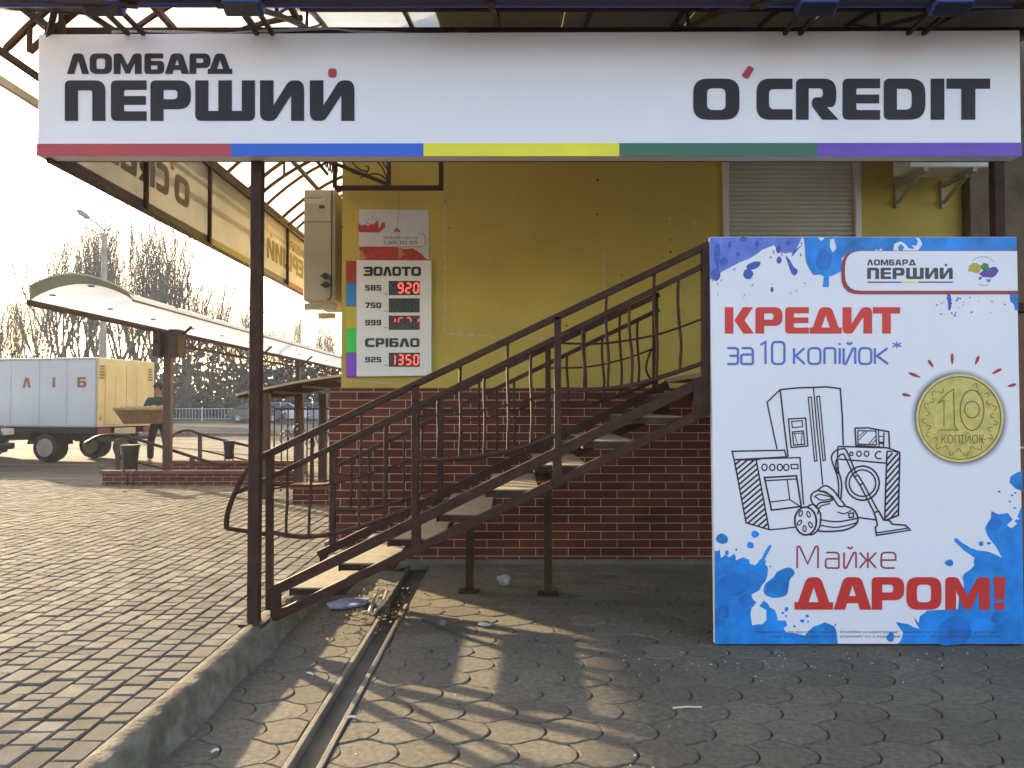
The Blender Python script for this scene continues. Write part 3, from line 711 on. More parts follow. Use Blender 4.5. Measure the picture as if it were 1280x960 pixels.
# ---------------------------------------------------------------- side banner, seen from behind
sb = thing('side_banner', 'yellowed translucent banner hung along the side canopy, its lettering showing through mirrored', 'banner', (XB, 7.7, 2.86))
Y0b, Lb = 4.62, 6.2; zb0 = P(47, 195, YS).z; zb1 = P(47, 45, YS).z
BF = lambda u, v, d: Vector((XB + d, Y0b + Lb*(1-u), zb1 + (zb0-zb1)*v))   # u,v as on the long sign
nP = 5
for k in range(nP):
    m = MB(); a, b_ = k/nP + .0004, (k+1)/nP - .0004
    m.prism([[(a, 1), (a, 0), (b_, 0), (b_, 1)]], BF, -.003, .003); m.build('vinyl_sheet', vinyl, sb)
m = MB()
for k in range(nP+1):
    y = Y0b + Lb*k/nP; m.bar((XB+.02, y, zb0), (XB+.02, y, zb1), .03, .03, (0, 1, 0))
m.bar((XB+.02, Y0b, zb0-.012), (XB+.02, Y0b+Lb, zb0-.012), .03, .025); m.bar((XB+.02, Y0b, zb1), (XB+.02, Y0b+Lb, zb1), .03, .03)
m.build('frame', brown, sb)
sun_film = M('shaded_lettering_film', (.13, .105, .07), .6, .1, 4)
U = lambda sp: [((a-46)/1230, (b_-46)/1230) for a, b_ in sp]
V = lambda py: (py-42)/153
word(MB(), 'ЛОМБАРД', U(z3((78,165),(168,256),(264,375),(387,465),(469,565),(567,650),(640,737))), V(67.2), V(92.4), BF, -.0045, .0045).build('word', sun_film, sb)
word(MB(), 'ПЕРШИИ', U(z3((69,230),(253,395),(411,572),(590,828),(849,1025),(1048,1226))), V(100.8), V(151), BF, -.0045, .0045).build('word', sun_film, sb)
word(MB(), 'OCREDIT', U(z4((53,237),(306,449),(464,632),(650,799),(815,980),(1003,1056),(1066,1239))), V(98.6), V(149.6), BF, -.0045, .0045).build('word', sun_film, sb)
m = MB(); m.prism([rnd([((935.5-46)/1230,V(82)),((942.5-46)/1230,V(86)),((935-46)/1230,V(99.5)),((926.5-46)/1230,V(95))])], BF, -.0045, .0045)
m.prism([[((410-46)/1230,V(86)),((421-46)/1230,V(86)),((421-46)/1230,V(97)),((410-46)/1230,V(97))]], BF, -.0045, .0045); m.build('red_dot', redc, sb)
for (a, b_), c in zip(((0, .197), (.197, .393), (.393, .592), (.592, .793), (.793, 1)), ((.30, .05, .05), (.05, .09, .32), (.50, .44, .04), (.10, .15, .06), (.16, .10, .16))):
    m = MB(); m.prism([[(a, 1), (a, .895), (b_, .895), (b_, 1)]], BF, -.0042, .0042); m.build('colour_stripe', sheet('backlit_stripe', c, .5), sb)

# ---------------------------------------------------------------- big advertising board
tlp, trp, brp, blp = P(887, 296, 4.84), P(1270.5, 296, 4.84), P(1280.5, 805, 4.765), P(894, 805, 4.765)
ux = (brp-blp).normalized(); nrm = ux.cross((tlp-blp).normalized()).normalized()
if nrm.y > 0: nrm = -nrm
ad = thing('advertising_board', 'tall white advertising board with blue splashes, a gold coin and drawn appliances', 'advertising board', ((blp+brp)/2)[:])
CAM = Vector((0, 0, H))
def AF(px, py, d):
    q = P(px, py, 4.8) - CAM; t = (blp-CAM).dot(nrm)/q.dot(nrm)
    return CAM + q*t + nrm*d
m = MB(); m.prism([[(894, 805), (887, 296), (1270.5, 296), (1280.5, 805)]], AF, -.045, 0); m.build('panel', white_pl, ad, bevel=.003)
m = MB()
for a, b_ in (((905, 303), (910, 800)), ((1256, 303), (1266, 800)), ((905, 420), (1256, 420)), ((908, 700), (1262, 700))): m.bar(AF(*a, -.065), AF(*b_, -.065), .035, .035, (0, 1, 0))
m.build('back_frame', brown, ad)
def jag(poly, amp=.10, lv=2):
    for _ in range(lv):
        out = []
        for i in range(len(poly)):
            a, b_ = Vector(poly[i]), Vector(poly[(i+1) % len(poly)]); d = b_-a
            out.append(tuple(a))
            if 3 < d.length < 60: out.append(tuple((a+b_)/2 + Vector((-d.y, d.x))*random.gauss(0, amp)))
        poly = out
    return poly
def smooth2(poly, n=3): return [(v.x, v.y) for v in smoothpath([Vector((x, y, 0)) for x, y in poly], n, True)]
Zm = lambda ox, oy, s, pts: [(ox + x/s, oy + y/s) for x, y in pts]
sp1 = [(887.4,349)] + Zm(880,290,6.4,[(130,325),(280,245),(440,165),(470,140),(500,128),(560,105),(590,150),(650,172),(710,165),(750,115),(780,48)]) + [(1002,296.6),(887.4,296.6)]
MB().prism([jag(sp1[:-3], .04, 1) + sp1[-3:]], AF, .0002, .0010).build('paint_splash', bluel, ad)
sp2 = [(1003.5,296.6)] + Zm(880,290,6.4,[(800,60),(806,120),(810,200),(820,250),(845,300),(875,345),(925,340),(958,352),(950,440),(998,440),(1000,358),(1040,345),(1100,312)]) + [(1052,322),(1060,317),(1270.5,316),(1270.5,296.6)]
hole = Zm(880,290,6.4,[(1010,60),(1040,50),(1060,130),(1030,165),(1005,120)]); h2 = Zm(880,290,6.4,[(905,40.5),(960,40.5),(935,70)])
MB().prism([sp2, hole], AF, .0012, .0020).build('paint_splash', bluep, ad)
wht = [Zm(880,290,6.4,[(905,45),(965,45),(940,72)]), Zm(1030,290,5.12,[(440,128),(450,75),(490,60),(520,78),(540,105),(580,110),(560,85),(590,90),(600,60),(585,38),(610,40),(628,80),(600,120),(560,126)]), Zm(1030,290,5.12,[(315,128),(330,110),(345,118),(365,106),(380,128)])]
m = MB()
for i, q in enumerate(wht): m.prism([q], AF, .0021, .0024+i*.0001)
m.each('splash_gap', white_pl, ad)
MB().prism([Zm(1030,290,5.12,[(470,100),(490,78),(512,98),(500,122),(480,122)])], AF, .0025, .0030).build('paint_splash', bluep, ad)
sp3 = [(893.4,805)] + Zm(880,640,5.645,[(75,270),(92,278),(110,263),(120,325),(150,300),(180,318),(215,293),(225,342),(280,318),(320,335),(325,365),(360,377),(385,350),(402,330),(415,350),(440,335),(432,370),(452,400),(432,490),(390,552),(335,582),(340,620),(372,640),(340,660),(328,720),(340,800),(410,792),(442,760),(440,692),(390,662),(420,626),(455,650),(462,672),(500,692),(520,765),(580,768),(588,800),(562,820),(575,850),(650,856),(710,872),(770,810),(850,778),(920,808),(946,850)]) + [(1047.4,804.6)]
MB().prism([jag(sp3[:-1], .05, 1)[:-1] + sp3[-1:]], AF, .0002, .0010).build('paint_splash', bluep, ad)
sp4 = smooth2(Zm(880,640,5.645,[(520,420),(600,390),(640,430),(605,480),(595,540),(575,590),(490,606),(425,575),(432,510),(490,460)]), 4)
MB().prism([sp4], AF, .0002, .0010).build('paint_splash', bluep, ad)
sp5 = [(1280,804.6)] + [(1277.2,632)] + Zm(1080,580,4.175,[(800,275),(825,300),(770,335),(745,318),(776,290),(750,255),(700,262),(665,245),(660,290),(632,330),(642,370),(680,420),(720,490),(650,458),(590,450),(560,440),(480,388),(470,402),(520,450),(577,490),(575,530),(540,560),(513,590),(522,640),(490,758),(420,760),(330,765),(290,795),(285,830),(258,795),(290,860),(230,835),(165,825),(205,880),(180,938)])
MB().prism([sp5[:2] + jag(sp5[2:], .05, 1)[:-1] + [(1123,804.6)]], AF, .0002, .0010).build('paint_splash', bluep, ad)
sp6 = [(1278.4,614)] + Zm(1080,580,4.175,[(790,128),(758,95),(765,65),(800,43)]) + [(1277.6,589)]
MB().prism([sp6], AF, .0002, .0010).build('paint_splash', bluep, ad)
MB().prism([[(1272.6,388),(1272.3,368),(1262,368),(1263,377),(1267,380),(1269,388)]], AF, .0002, .0010).build('paint_splash', bluep, ad)
# darker wash inside the splashes
m = MB()
for (cx, cy, rx, ry, o) in ((916,730,17,14,1),(905,765,8,10,2),(933,752,10,9,3),(1190,790,24,18,1),(1247,772,8,8,2),(1243,655,9,8,3),(1030,325,11,15,4)):
    m.prism([smooth2([(cx+math.cos(t*.698)*rx*random.uniform(.75,1.2), cy+math.sin(t*.698)*ry*random.uniform(.75,1.2)) for t in range(9)], 3)], AF, .0021 if o == 4 else .0010, (.0021 if o == 4 else .0010)+.0002*o)
m.each('dark_wash', M('deep_blue_print', (.004, .145, .52), .42, .35, 8), ad)
# droplets
m = MB(); i = 0
drops = [(935,343,6,6.5),(894.5,343,6,8),(974,325,3.4,4.6),(965,362,2,3.2),(937,342,1.2,1.2),(897,355,1,1.2),(929,299,5,3),(946,305,3,5),(912,306,2.2,4.5),(973,312,3,5),(905,327,5,6),(922,318,2,3.5),(985,304,3,3)]
for k, (x, y, a, b_) in enumerate(drops):
    m.prism([smooth2([(x+math.cos(t*.785)*a*random.uniform(.85,1.12), y+math.sin(t*.785)*b_*random.uniform(.85,1.12)) for t in range(8)], 3)], AF, .0011, .0013+k*.00002)
for pts in ([(652,190),(690,230),(715,275),(750,310),(725,350),(695,320),(675,260)], [(345,265),(400,238),(450,240),(440,275),(395,300),(345,295)], [(790,100),(760,130),(700,200),(720,150)], [(90,100),(125,110),(128,200),(115,290),(102,290),(78,200)]):
    m.prism([smooth2(Zm(880,290,6.4,pts), 3)], AF, .0011, .0016)
m.each('paint_droplet', M('violet_blue_print', (.04, .09, .42), .42, .3, 30), ad); m = MB()
for _ in range(70):
    x, y = random.uniform(890,1015), random.uniform(298,370)
    l, wd = random.uniform(.8,3.2), random.uniform(.3,.8); a = math.radians(random.gauss(112 if x < 960 else 75, 20)); d = Vector((math.cos(a), math.sin(a)))*l; n_ = Vector((-d.y, d.x)).normalized()*wd
    if random.random() < .25 or y < 325: m.prism([[(x-d.x, y-d.y), (x+n_.x, y+n_.y), (x+d.x, y+d.y), (x-n_.x, y-n_.y)]], AF, .0024, .0026+random.random()*.0002)
for _ in range(26):
    x, y = 1170+abs(random.gauss(0,1))*40, 370+abs(random.gauss(0,12)); rr = random.uniform(.5,1.3)
    if x < 1262: m.prism([[(x+math.cos(t)*rr, y+math.sin(t)*rr*random.uniform(.7,1.6)) for t in (0,1,2,3,4,5)]], AF, .0024, .0026+random.random()*.0002)
m.prism([smooth2([(1184,368),(1188,369),(1189,380),(1188,386),(1185.6,384)],3)], AF, .0011, .0018)
m.build('paint_specks', bpy.data.materials['violet_blue_print'], ad)['kind'] = 'stuff'
m = MB()
for k, (x, y, a, b_) in enumerate([(902.5,674,8,6.5),(938,681.5,4.2,4.5),(943.5,667.5,5,4.5),(920.5,687,1.5,1.5),(908.5,691,2.2,3),(963,708,1.2,1),(1186.5,703.5,5.4,4.6),(1113,796.5,5,5.5),(1226.5,679.5,3,3.2),(1236,679,3,2),(983,761.5,2.6,2.6),(978.5,766,2,1.4),(982.6,770,1.4,1.4),(1009,770,2.2,1.8),(1003,776,3,2),(1010,777,1,2),(993,783,1.6,1.4),(1044,781,1,2),(1249,614.5,1.8,1.4),(1265,619,1.8,1),(1262,627,1.6,1.2),(1269,616,1.4,1),(1272,651.5,3.4,2.6),(1268,635,2,1)]):
    m.prism([smooth2([(x+math.cos(t*.785)*a*random.uniform(.8,1.15), y+math.sin(t*.785)*b_*random.uniform(.8,1.15)) for t in range(8)], 3)], AF, .0011, .0014+k*.00002)
m.prism([smooth2(Zm(880,640,5.645,[(460,235),(475,242),(440,310),(412,360),(400,355),(425,290)]),3)], AF, .0011, .0020)
m.prism([smooth2(Zm(1080,580,4.175,[(472,390),(490,392),(545,450),(575,485),(540,462),(480,410)]),3)], AF, .0011, .0019)
m.each('paint_droplet', bluep, ad)
# company tag in the top right corner
tagw = rnd([(1270.8,314),(1056,314,20),(1056,363.5,20),(1271.7,363.5)]); tagr = rnd([(1270.8,313.2),(1051.5,313.2,22),(1051.5,367.8,22),(1271.8,367.8)])
MB().prism([tagr], AF, .0030, .0034).build('red_border', mar, ad)
MB().prism([tagw], AF, .0034, .0040).build('logo_tag', white_pl, ad)
dg = M('dark_print', (.06, .055, .06), .45, .05, 3)
word(MB(), 'ЛОМБАРД', auto('ЛОМБАРД', 1083.5, 1144.5), 324.5, 332, AF, .0040, .0044).build('word', dg, ad)
word(MB(), 'ПЕРШИИ', auto('ПЕРШИИ', 1083.5, 1190.5), 334.8, 349, AF, .0040, .0044).build('word', dg, ad)
m = MB(); m.prism([[(1180.5,330),(1183.5,330),(1183.5,333),(1180.5,333)]], AF, .0040, .0044); m.build('red_dot', mar, ad)
for k, mt in enumerate((mar, stripe_blue, stripe_yel, stripe_grn, stripe_pur)):
    m = MB(); a = 1084+k*21.3; m.prism([[(a,353.8),(a,352),(a+21.3,352),(a+21.3,353.8)]], AF, .0040, .0044); m.build('colour_stripe', mt, ad)
em = Zm(1030,290,5.12,[(0,0)])
for pts, mt in (([(918,250),(925,215),(945,198),(975,200),(1000,215),(998,250),(985,265),(950,255)], M('ochre_print', (.48, .38, .05), .5, .4, 200)), ([(1000,215),(1020,195),(1050,205),(1060,235),(1045,250),(1015,248)], M('leaf_print', (.05, .22, .08), .5, .4, 200)),
                ([(985,268),(1012,250),(1050,250),(1065,228),(1100,225),(1115,250),(1095,280),(1050,292),(1015,290)], M('violet_print', (.13, .06, .30), .5, .4, 200)), ([(990,290),(1010,285),(1000,308),(985,305)], bluet), ([(1035,300),(1062,300),(1060,318),(1050,325),(1038,315)], bluet)):
    MB().prism([jag(Zm(1030,290,5.12,pts), .12, 1)], AF, .0040, .0044).build('map_patch', mt, ad)
m = MB(); m.ribbon(Zm(1030,290,5.12,[(948,186),(970,168),(1000,160),(1035,161),(1062,172),(1080,190)]), .7, AF, .0043); m.ribbon(Zm(1030,290,5.12,[(985,338),(1015,343),(1050,340)]), .8, AF, .0043); m.build('arc_line', bluet, ad)
# headline words
word(MB(), 'КРЕДИТ', [(906,942.5),(944.3,978),(981.5,1011),(1012,1052),(1053.2,1090),(1091,1125)], 384, 417, AF, .0010, .0022).build('word', redp, ad)
m = MB()
for ch, a, b_ in (('з',909,922.5),('а',926.5,941),('1',950.5,957.5),('0',965,980.5),('к',992.5,1006),('о',1010.5,1025.5),('п',1030.5,1044),('і',1049.4,1050.2),('й',1054.5,1069),('о',1074,1089),('к',1093.5,1110),('*',1114.5,1127.5)):
    if ch == '*': sglyph(m, ch, a, b_, 453.5-13, 22, 1.6, AF, .0012) if False else sglyph(m, ch, a, b_, 449, 22, 1.7, AF, .0012)
    else: sglyph(m, ch, a, b_, 455, 27.5, 3.0, AF, .0012)
m.build('word', bluet, ad)
m = MB()
for ch, a, b_ in (('М',996.5,1022.5),('а',1032,1048.5),('й',1055,1070),('ж',1074.5,1095),('е',1101.5,1119.5)): sglyph(m, ch, a, b_, 710, 27, 2.2, AF, .0012)
m.build('word', mar, ad)
word(MB(), 'ДАРОМ!', [(993,1041),(1042,1089),(1089.6,1130),(1133,1176.5),(1181.5,1237),(1241,1256.5)], 721.3, 762, AF, .0012, .0034).build('word', M('deep_red_print', (.58, .024, .02), .45, .06, 4), ad)
def ftext(name, s, f, x0, x1, yb, yt, d, mat, par):
    cu = bpy.data.curves.new('t', 'FONT'); cu.body = s; o = bpy.data.objects.new('t', cu); COL.objects.link(o)
    bpy.context.view_layer.update(); dg_ = bpy.context.evaluated_depsgraph_get(); me = bpy.data.meshes.new_from_object(o.evaluated_get(dg_))
    vs = [v.co.copy() for v in me.vertices]; fs = [tuple(p.vertices) for p in me.polygons]
    bpy.data.objects.remove(o); bpy.data.curves.remove(cu)
    if not vs: return
    ax, bx = min(v.x for v in vs), max(v.x for v in vs); ay, by = min(v.y for v in vs), max(v.y for v in vs)
    m = MB(); m.add([f(x0+(v.x-ax)/(bx-ax)*(x1-x0), yb+(v.y-ay)/(by-ay)*(yt-yb), d) for v in vs], fs)
    bpy.data.meshes.remove(me)
    return m.build(name, mat, par)
fine = M('fine_print', (.05, .05, .08), .5, .05, 3)
ftext('small_print', '* мінімальна сума відсотків становить 10 копійок за користування фінансовим кредитом протягом першого дня', AF, 944, 1246, 792, 788, .0016, fine, ad)
ftext('small_print', 'повні умови надання послуг дізнавайтесь у відділенні та за телефоном, зазначеним у договорі', AF, 962, 1250, 797.5, 793.5, .0016, fine, ad)
# drawn appliances
Zd = lambda pts: Zm(880,470,4.57,pts)
m = MB(); dk = [0]
def L(pts, wd=1.25, closed=False, sm=False):
    wd *= 1.3; q = Zd(pts)
    if sm: q = [(v.x, v.y) for v in smoothpath([Vector((x, y, 0)) for x, y in q], 5, closed)]
    dk[0] += 1; m.ribbon(q, wd, AF, .0010 + dk[0]*.000012, closed)
def Cc(cx, cy, a, b_=None, wd=1.2, rot=0):
    b_ = b_ or a; L([(cx+math.cos(t*.3142)*a*math.cos(rot)-math.sin(t*.3142)*b_*math.sin(rot), cy+math.cos(t*.3142)*a*math.sin(rot)+math.sin(t*.3142)*b_*math.cos(rot)) for t in range(20)], wd, True)
L([(480,462),(455,260),(435,78),(530,68),(625,65),(700,62),(778,72),(790,230),(795,395)], 1.6); L([(435,78),(360,150),(385,270),(417,418)], 1.4); L([(625,67),(645,300),(665,480),(678,622)], 1.3)
L([(595,122),(612,120),(645,484),(632,488)],1.2,True); L([(643,118),(660,116),(693,480),(680,484)],1.2,True)
L([(482,246),(580,240),(593,400),(497,408)],1.4,True); L([(500,260),(560,255),(563,290),(505,295)],1.1,True); L([(505,320),(568,314),(575,390),(512,395)],1.3,True); L([(515,325),(535,390)],.9); L([(560,322),(555,390)],.9); L([(512,330),(566,325)],.9)
L([(160,430),(460,424),(470,462),(172,478)],1.5,True); L([(172,478),(240,838),(372,878),(298,480)],1.5,True); L([(298,480),(330,472),(548,466),(568,735)],1.4); L([(372,878),(450,872),(525,862)],1.4)
for cx in (345,390,433,470): Cc(cx,522,15,18,1.3)
L([(497,506),(535,504),(537,528),(500,530)],1.2,True); L([(345,580),(528,570),(555,745),(385,766)],1.7,True); L([(350,598),(532,588)],1.3); L([(475,594),(490,706),(378,720)],1.2); L([(490,706),(545,742)],1.2)
L([(862,298),(935,296),(1055,318),(1060,410)],1.6); L([(862,298),(868,396),(1020,408)],1.6); L([(878,312),(982,314),(984,394),(880,388)],1.2,True); L([(996,310),(1000,405)],1.2); L([(1028,322),(1025,408)],1.4); L([(1000,345),(1026,345)],1.0); L([(1000,382),(1024,382)],2.6)
for a in (((885,345),(915,318)),((885,365),(930,318)),((940,390),(978,345)),((955,392),(982,362))): L(a,.8)
L([(765,402),(1045,410),(1118,436),(1045,430)],1.6); L([(770,475),(900,485),(1040,498)],1.5); L([(1045,430),(1040,560),(1032,820)],1.6); L([(1118,436),(1110,796),(1032,826)],1.7); L([(765,402),(762,470),(768,560)],1.5)
L([(880,808),(985,822)],1.5)
for cx, rr in ((842,9),(885,13),(928,13)): Cc(cx,444,rr,rr*1.15,1.2)
L([(1012,432),(990,434),(978,452),(988,470),(1014,472)],1.4,False,True)
Cc(905,612,96,98,1.7); Cc(905,612,76,76,1.5)
def hatch(poly, sl, step, wd):
    ys_ = [p[1] for p in poly]; c = min(ys_)
    while c < max(ys_)+300:
        hit = []
        for i in range(len(poly)):
            a, b_ = poly[i], poly[(i+1) % len(poly)]
            fa, fb = a[1]+sl*a[0]-c-sl*poly[0][0], b_[1]+sl*b_[0]-c-sl*poly[0][0]
            if fa*fb < 0: t = fa/(fa-fb); hit.append((a[0]+(b_[0]-a[0])*t, a[1]+(b_[1]-a[1])*t))
        if len(hit) == 2: L(hit, wd)
        c += step
hatch([(172,478),(240,838),(372,878),(298,480)], .85, 33, 1.75); hatch([(1045,440),(1118,440),(1110,796),(1032,826)], 1.15, 36, 1.75)
L([(735,500),(728,460),(750,428),(790,416),(815,430),(870,560)],1.5,False,True); L([(760,560),(752,500),(765,465),(788,446),(805,460),(858,575)],1.4,False,True); L([(735,500),(765,590),(768,690)],1.5,False,True); L([(760,520),(785,610),(782,700)],1.5,False,True)
L([(858,575),(880,566),(908,612),(890,622)],1.4,True); L([(890,622),(972,780)],1.5); L([(908,612),(996,775)],1.5); L([(972,780),(998,772),(1025,822),(1060,826),(1075,846),(1150,852),(1178,880),(985,910),(978,866),(990,850),(982,815)],1.6,True); L([(985,896),(1170,868)],1.3)
Cc(580,828,62,80,1.8,-.05); L([(590,745),(630,735),(665,790),(660,860),(630,900),(600,908)],1.5,False,True)
for cx, cy, ro in ((552,785,.3),(597,790,-.3),(545,838,.6),(608,850,-.4),(574,872,0)): Cc(cx,cy,9,17,1.1,ro)
L([(645,755),(612,712),(618,672),(660,655),(735,690),(720,715),(660,725),(640,755)],1.5,False,True); L([(632,690),(660,676),(730,694),(700,708),(660,706),(640,692)],1.2,True,True)
L([(640,660),(690,626),(735,650),(775,700),(803,738),(770,742),(735,695),(690,660),(662,662)],1.5,False,True)
L([(805,742),(855,765),(878,810),(865,850),(800,880),(700,888),(650,884)],1.7,False,True); L([(660,820),(760,832),(880,812)],1.4,False,True); L([(662,852),(760,864),(872,838)],1.3,False,True); L([(648,790),(665,745),(720,728)],1.3,False,True); L([(762,776),(800,786),(842,768)],1.1,False,True); L([(826,786),(852,782),(854,806),(828,808)],1.3,True)
m.build('appliance_drawing', ink, ad)
# the coin print
cc = AF(1199.3, 522.5, 0); ex = (AF(1254, 522.5, 0)-cc); ey = (AF(1199.3, 467.5, 0)-cc)
KF = lambda x, y, d: cc + ex*x + ey*y + nrm*d
hm = bpy.data.materials.new('plum_halo_print'); hm.use_nodes = True; n = hm.node_tree.nodes; l = hm.node_tree.links
hb = n['Principled BSDF']; hb.inputs['Roughness'].default_value = .4
tc = n.new('ShaderNodeTexCoord'); mp = n.new('ShaderNodeVectorMath'); mp.operation = 'SUBTRACT'; off = cc - ORG[ad.name]; mp.inputs[1].default_value = off
l.new(tc.outputs['Object'], mp.inputs[0]); le = n.new('ShaderNodeVectorMath'); le.operation = 'LENGTH'; l.new(mp.outputs[0], le.inputs[0])
rp = n.new('ShaderNodeMapRange'); R0 = ex.length; rp.inputs[1].default_value = R0*.96; rp.inputs[2].default_value = R0*1.16; rp.interpolation_type = 'SMOOTHSTEP'; l.new(le.outputs['Value'], rp.inputs[0])
mc = n.new('ShaderNodeMix'); mc.data_type = 'RGBA'; mc.inputs[6].default_value = (.10, .055, .10, 1); mc.inputs[7].default_value = (.76, .745, .78, 1); l.new(rp.outputs[0], mc.inputs[0]); l.new(mc.outputs[2], hb.inputs['Base Color'])
MB().prism([[(math.cos(t*.10472)*1.17, math.sin(t*.10472)*1.17) for t in range(60)]], KF, .0003, .0006).build('printed_halo', hm, ad)
ring = lambda a, k=60: [(math.cos(t*2*math.pi/k)*a, math.sin(t*2*math.pi/k)*a) for t in range(k)]
MB().prism([ring(1)], KF, .0006, .0030).build('coin_print', gold, ad)
co = [o for o in ad.children if o.name.startswith('coin_print')][0]
m = MB(); m.prism([ring(1), ring(.945)], KF, .0031, .0060); m.build('rim', M('pale_gold_print', (.60, .50, .17), .35, .15, 20, spec=.6), co, bevel=.0015)
def gl(pts, wd, d=.0036, closed=False): md.ribbon(pts, wd, KF, d, closed)
md = MB()
gl(ring(.935), .022, .0034, True)
gl([(-.50,.33),(-.42,.38),(-.36,.40),(-.36,-.20)], .02, .0035); gl([(-.50,.33),(-.30,.55),(-.14,.66),(-.12,-.17),(-.06,-.27)], .026, .0036); gl([(-.46,-.27),(-.02,-.27)], .022, .0037)
gl([(.28+math.cos(t*.2094)*.27, .18+math.sin(t*.2094)*.46) for t in range(30)], .026, .0038, True); gl([(.28+math.cos(t*.3142)*.17, .19+math.sin(t*.3142)*.19) for t in range(20)], .024, .0039, True)
for i in range(26):       # wreath leaves round the edge
    a = math.radians(-240 + i*12); 
    if -125 < math.degrees(a) + 0 and False: continue
    rr = .78; c = (math.cos(a)*rr, math.sin(a)*rr); s = .09*(1 if i % 2 else -1)
    gl([(v.x, v.y) for v in smoothpath([Vector((math.cos(a+k*.05)*(rr+s*math.sin(k*1.05)), math.sin(a+k*.05)*(rr+s*math.sin(k*1.05)), 0)) for k in range(4)], 4)], .016, .0040 + i*.00002)
md.build('relief_line', gold2, co)
ftext('coin_word', 'КОПІЙОК', lambda x, y, d: KF(x, y, d), -.42, .56, -.58, -.32, .0042, M('worn_gold_print', (.20, .155, .03), .5, .3, 60), co)
m = MB()
for a, b_ in (((43,315),(112,330)),((92,155),(186,192)),((240,58),(280,117)),((420,8),(421,95)),((622,28),(594,95)),((792,125),(718,165)),((902,240),(834,260))):
    p, q = Vector(Zm(1120,440,6,[a])[0]), Vector(Zm(1120,440,6,[b_])[0]); d = (q-p).normalized(); n_ = Vector((-d.y, d.x))*1.9
    m.prism([smooth2([tuple(p), tuple(p.lerp(q,.25)+n_), tuple(p.lerp(q,.7)+n_*.8), tuple(q), tuple(p.lerp(q,.7)-n_*.8), tuple(p.lerp(q,.25)-n_)], 3)], AF, .0006, .0014)
m.each('ray_mark', M('crimson_print', (.40, .03, .06), .45, .06, 4), ad)

# ---------------------------------------------------------------- rate board and the splash poster
YA = YW+.08
RF = lambda px, py, d: P(px, py, YA) + Vector((0, -d, 0))
rb = thing('exchange_rate_board', 'white rate board with a five colour strip and red digit displays on the yellow wall', 'rate board', P(490, 471, YA)[:])
Zr = lambda x, y: (420 + x/4.17, 250 + y/4.17)
m = MB(); m.prism([[(447,471),(447,326.5),(540,327),(540,470)]], RF, .001, .055); m.build('panel', white_bd, rb, bevel=.004)
edges = [327, 354.5, 383.5, 412, 441.5, 471]
for k, c in enumerate(((.34,.035,.02),(.02,.19,.52),(.48,.40,.01),(.02,.55,.05),(.20,.045,.50))):
    m = MB(); m.prism([[(434,edges[k+1]-.15),(434,edges[k]+.15),(446.7,edges[k]+.15),(446.7,edges[k+1]-.15)]], RF, .001, .05); m.build('colour_block', M('colour_block', c, .35, .05, 3), rb, bevel=.003)
bk = M('black_lettering', (.022, .021, .022), .4, .05, 3)
zr = lambda *s: [(420+a/4.17, 420+b_/4.17) for a, b_ in s]
word(MB(), 'ЗОЛОТО', zr((150,198),(201,248),(250,296),(298,344),(346,394),(396,447)), 250+353/4.17, 250+401/4.17, RF, .0555, .058).build('word', bk, rb)
word(MB(), 'СРІБЛО', zr((157,206),(212,258),(263,278),(283,331),(334,388),(390,439)), 250+723/4.17, 250+769/4.17, RF, .0555, .058).build('word', bk, rb)
for s, y0, y1 in (('585',448,477),('750',538,567),('999',628,657),('925',820,848)):
    word(MB(), s, auto(s, 420+158/4.17, 420+241/4.17, .16), 250+y0/4.17, 250+y1/4.17, RF, .0555, .058).build('number', bk, rb)
led = emit('lit_red_segment', (1, .045, .03), .95); ledd = emit('dim_red_segment', (1, .05, .035), .28); off_ = M('unlit_segment', (.055, .06, .065), .5, .05, 3); dsp = M('display_black', (.016, .017, .019), .3, .05, 3)
SEG = {'0':'abcdef','1':'bc','2':'abged','3':'abgcd','5':'afgcd','7':'abc','9':'abcdfg',' ':'','8':'abcdefg','t':'bfa'}
def seg(m, s, x, y, w_, h_, d):
    g = .5; t = 1.6; hm_ = h_/2; e = .35   # px units; slanted digits
    q = {'a':((x+e,y),(x+w_-e,y)),'d':((x+e,y+h_),(x+w_-e,y+h_)),'g':((x+e,y+hm_),(x+w_-e,y+hm_)),'f':((x,y+e),(x,y+hm_-e)),'b':((x+w_,y+e),(x+w_,y+hm_-e)),'e':((x,y+hm_+e),(x,y+h_-e)),'c':((x+w_,y+hm_+e),(x+w_,y+h_-e))}[s]
    (ax, ay), (bx, by) = q; hor = ay == by; t /= 2
    if hor: pts = [(ax, ay), (ax+t, ay-t), (bx-t, by-t), (bx, by), (bx-t, by+t), (ax+t, ay+t)]
    else: pts = [(ax, ay), (ax+t, ay+t), (bx+t, by-t), (bx, by), (bx-t, by-t), (ax-t, ay+t)]
    sk = lambda p: (p[0] + (y+h_-p[1])*.05, p[1])
    m.prism([[sk(p) for p in pts]], RF, d, d+.0015)
for y0, y1, s, mt in ((427,500,' 920',led),(517,590,'    ',led),(606,680,'1571',ledd),(798,871,'1350',led)):
    ya, yb = 250+y0/4.17, 250+y1/4.17; xa, xb = 420+280/4.17, 420+440/4.17
    m = MB(); m.prism([[(xa,yb),(xa,ya),(xb,ya),(xb,yb)]], RF, .0555, .057); D = m.build('display', dsp, rb)
    on, of = MB(), MB(); cwid = (xb-xa)/4
    for i, c in enumerate(s):
        x = xa + cwid*i + 2.2; lit = SEG[c]
        if mt is ledd: lit = ''.join(k for k in lit if k in 'abf')
        for k in 'abcdefg': seg(on if k in lit else of, k, x, ya+3, cwid-4.2, (yb-ya)-6, .0575)
    if on.v: on.each('lit_segment', mt, D)
    of.each('unlit_segment', off_, D)
m = MB()
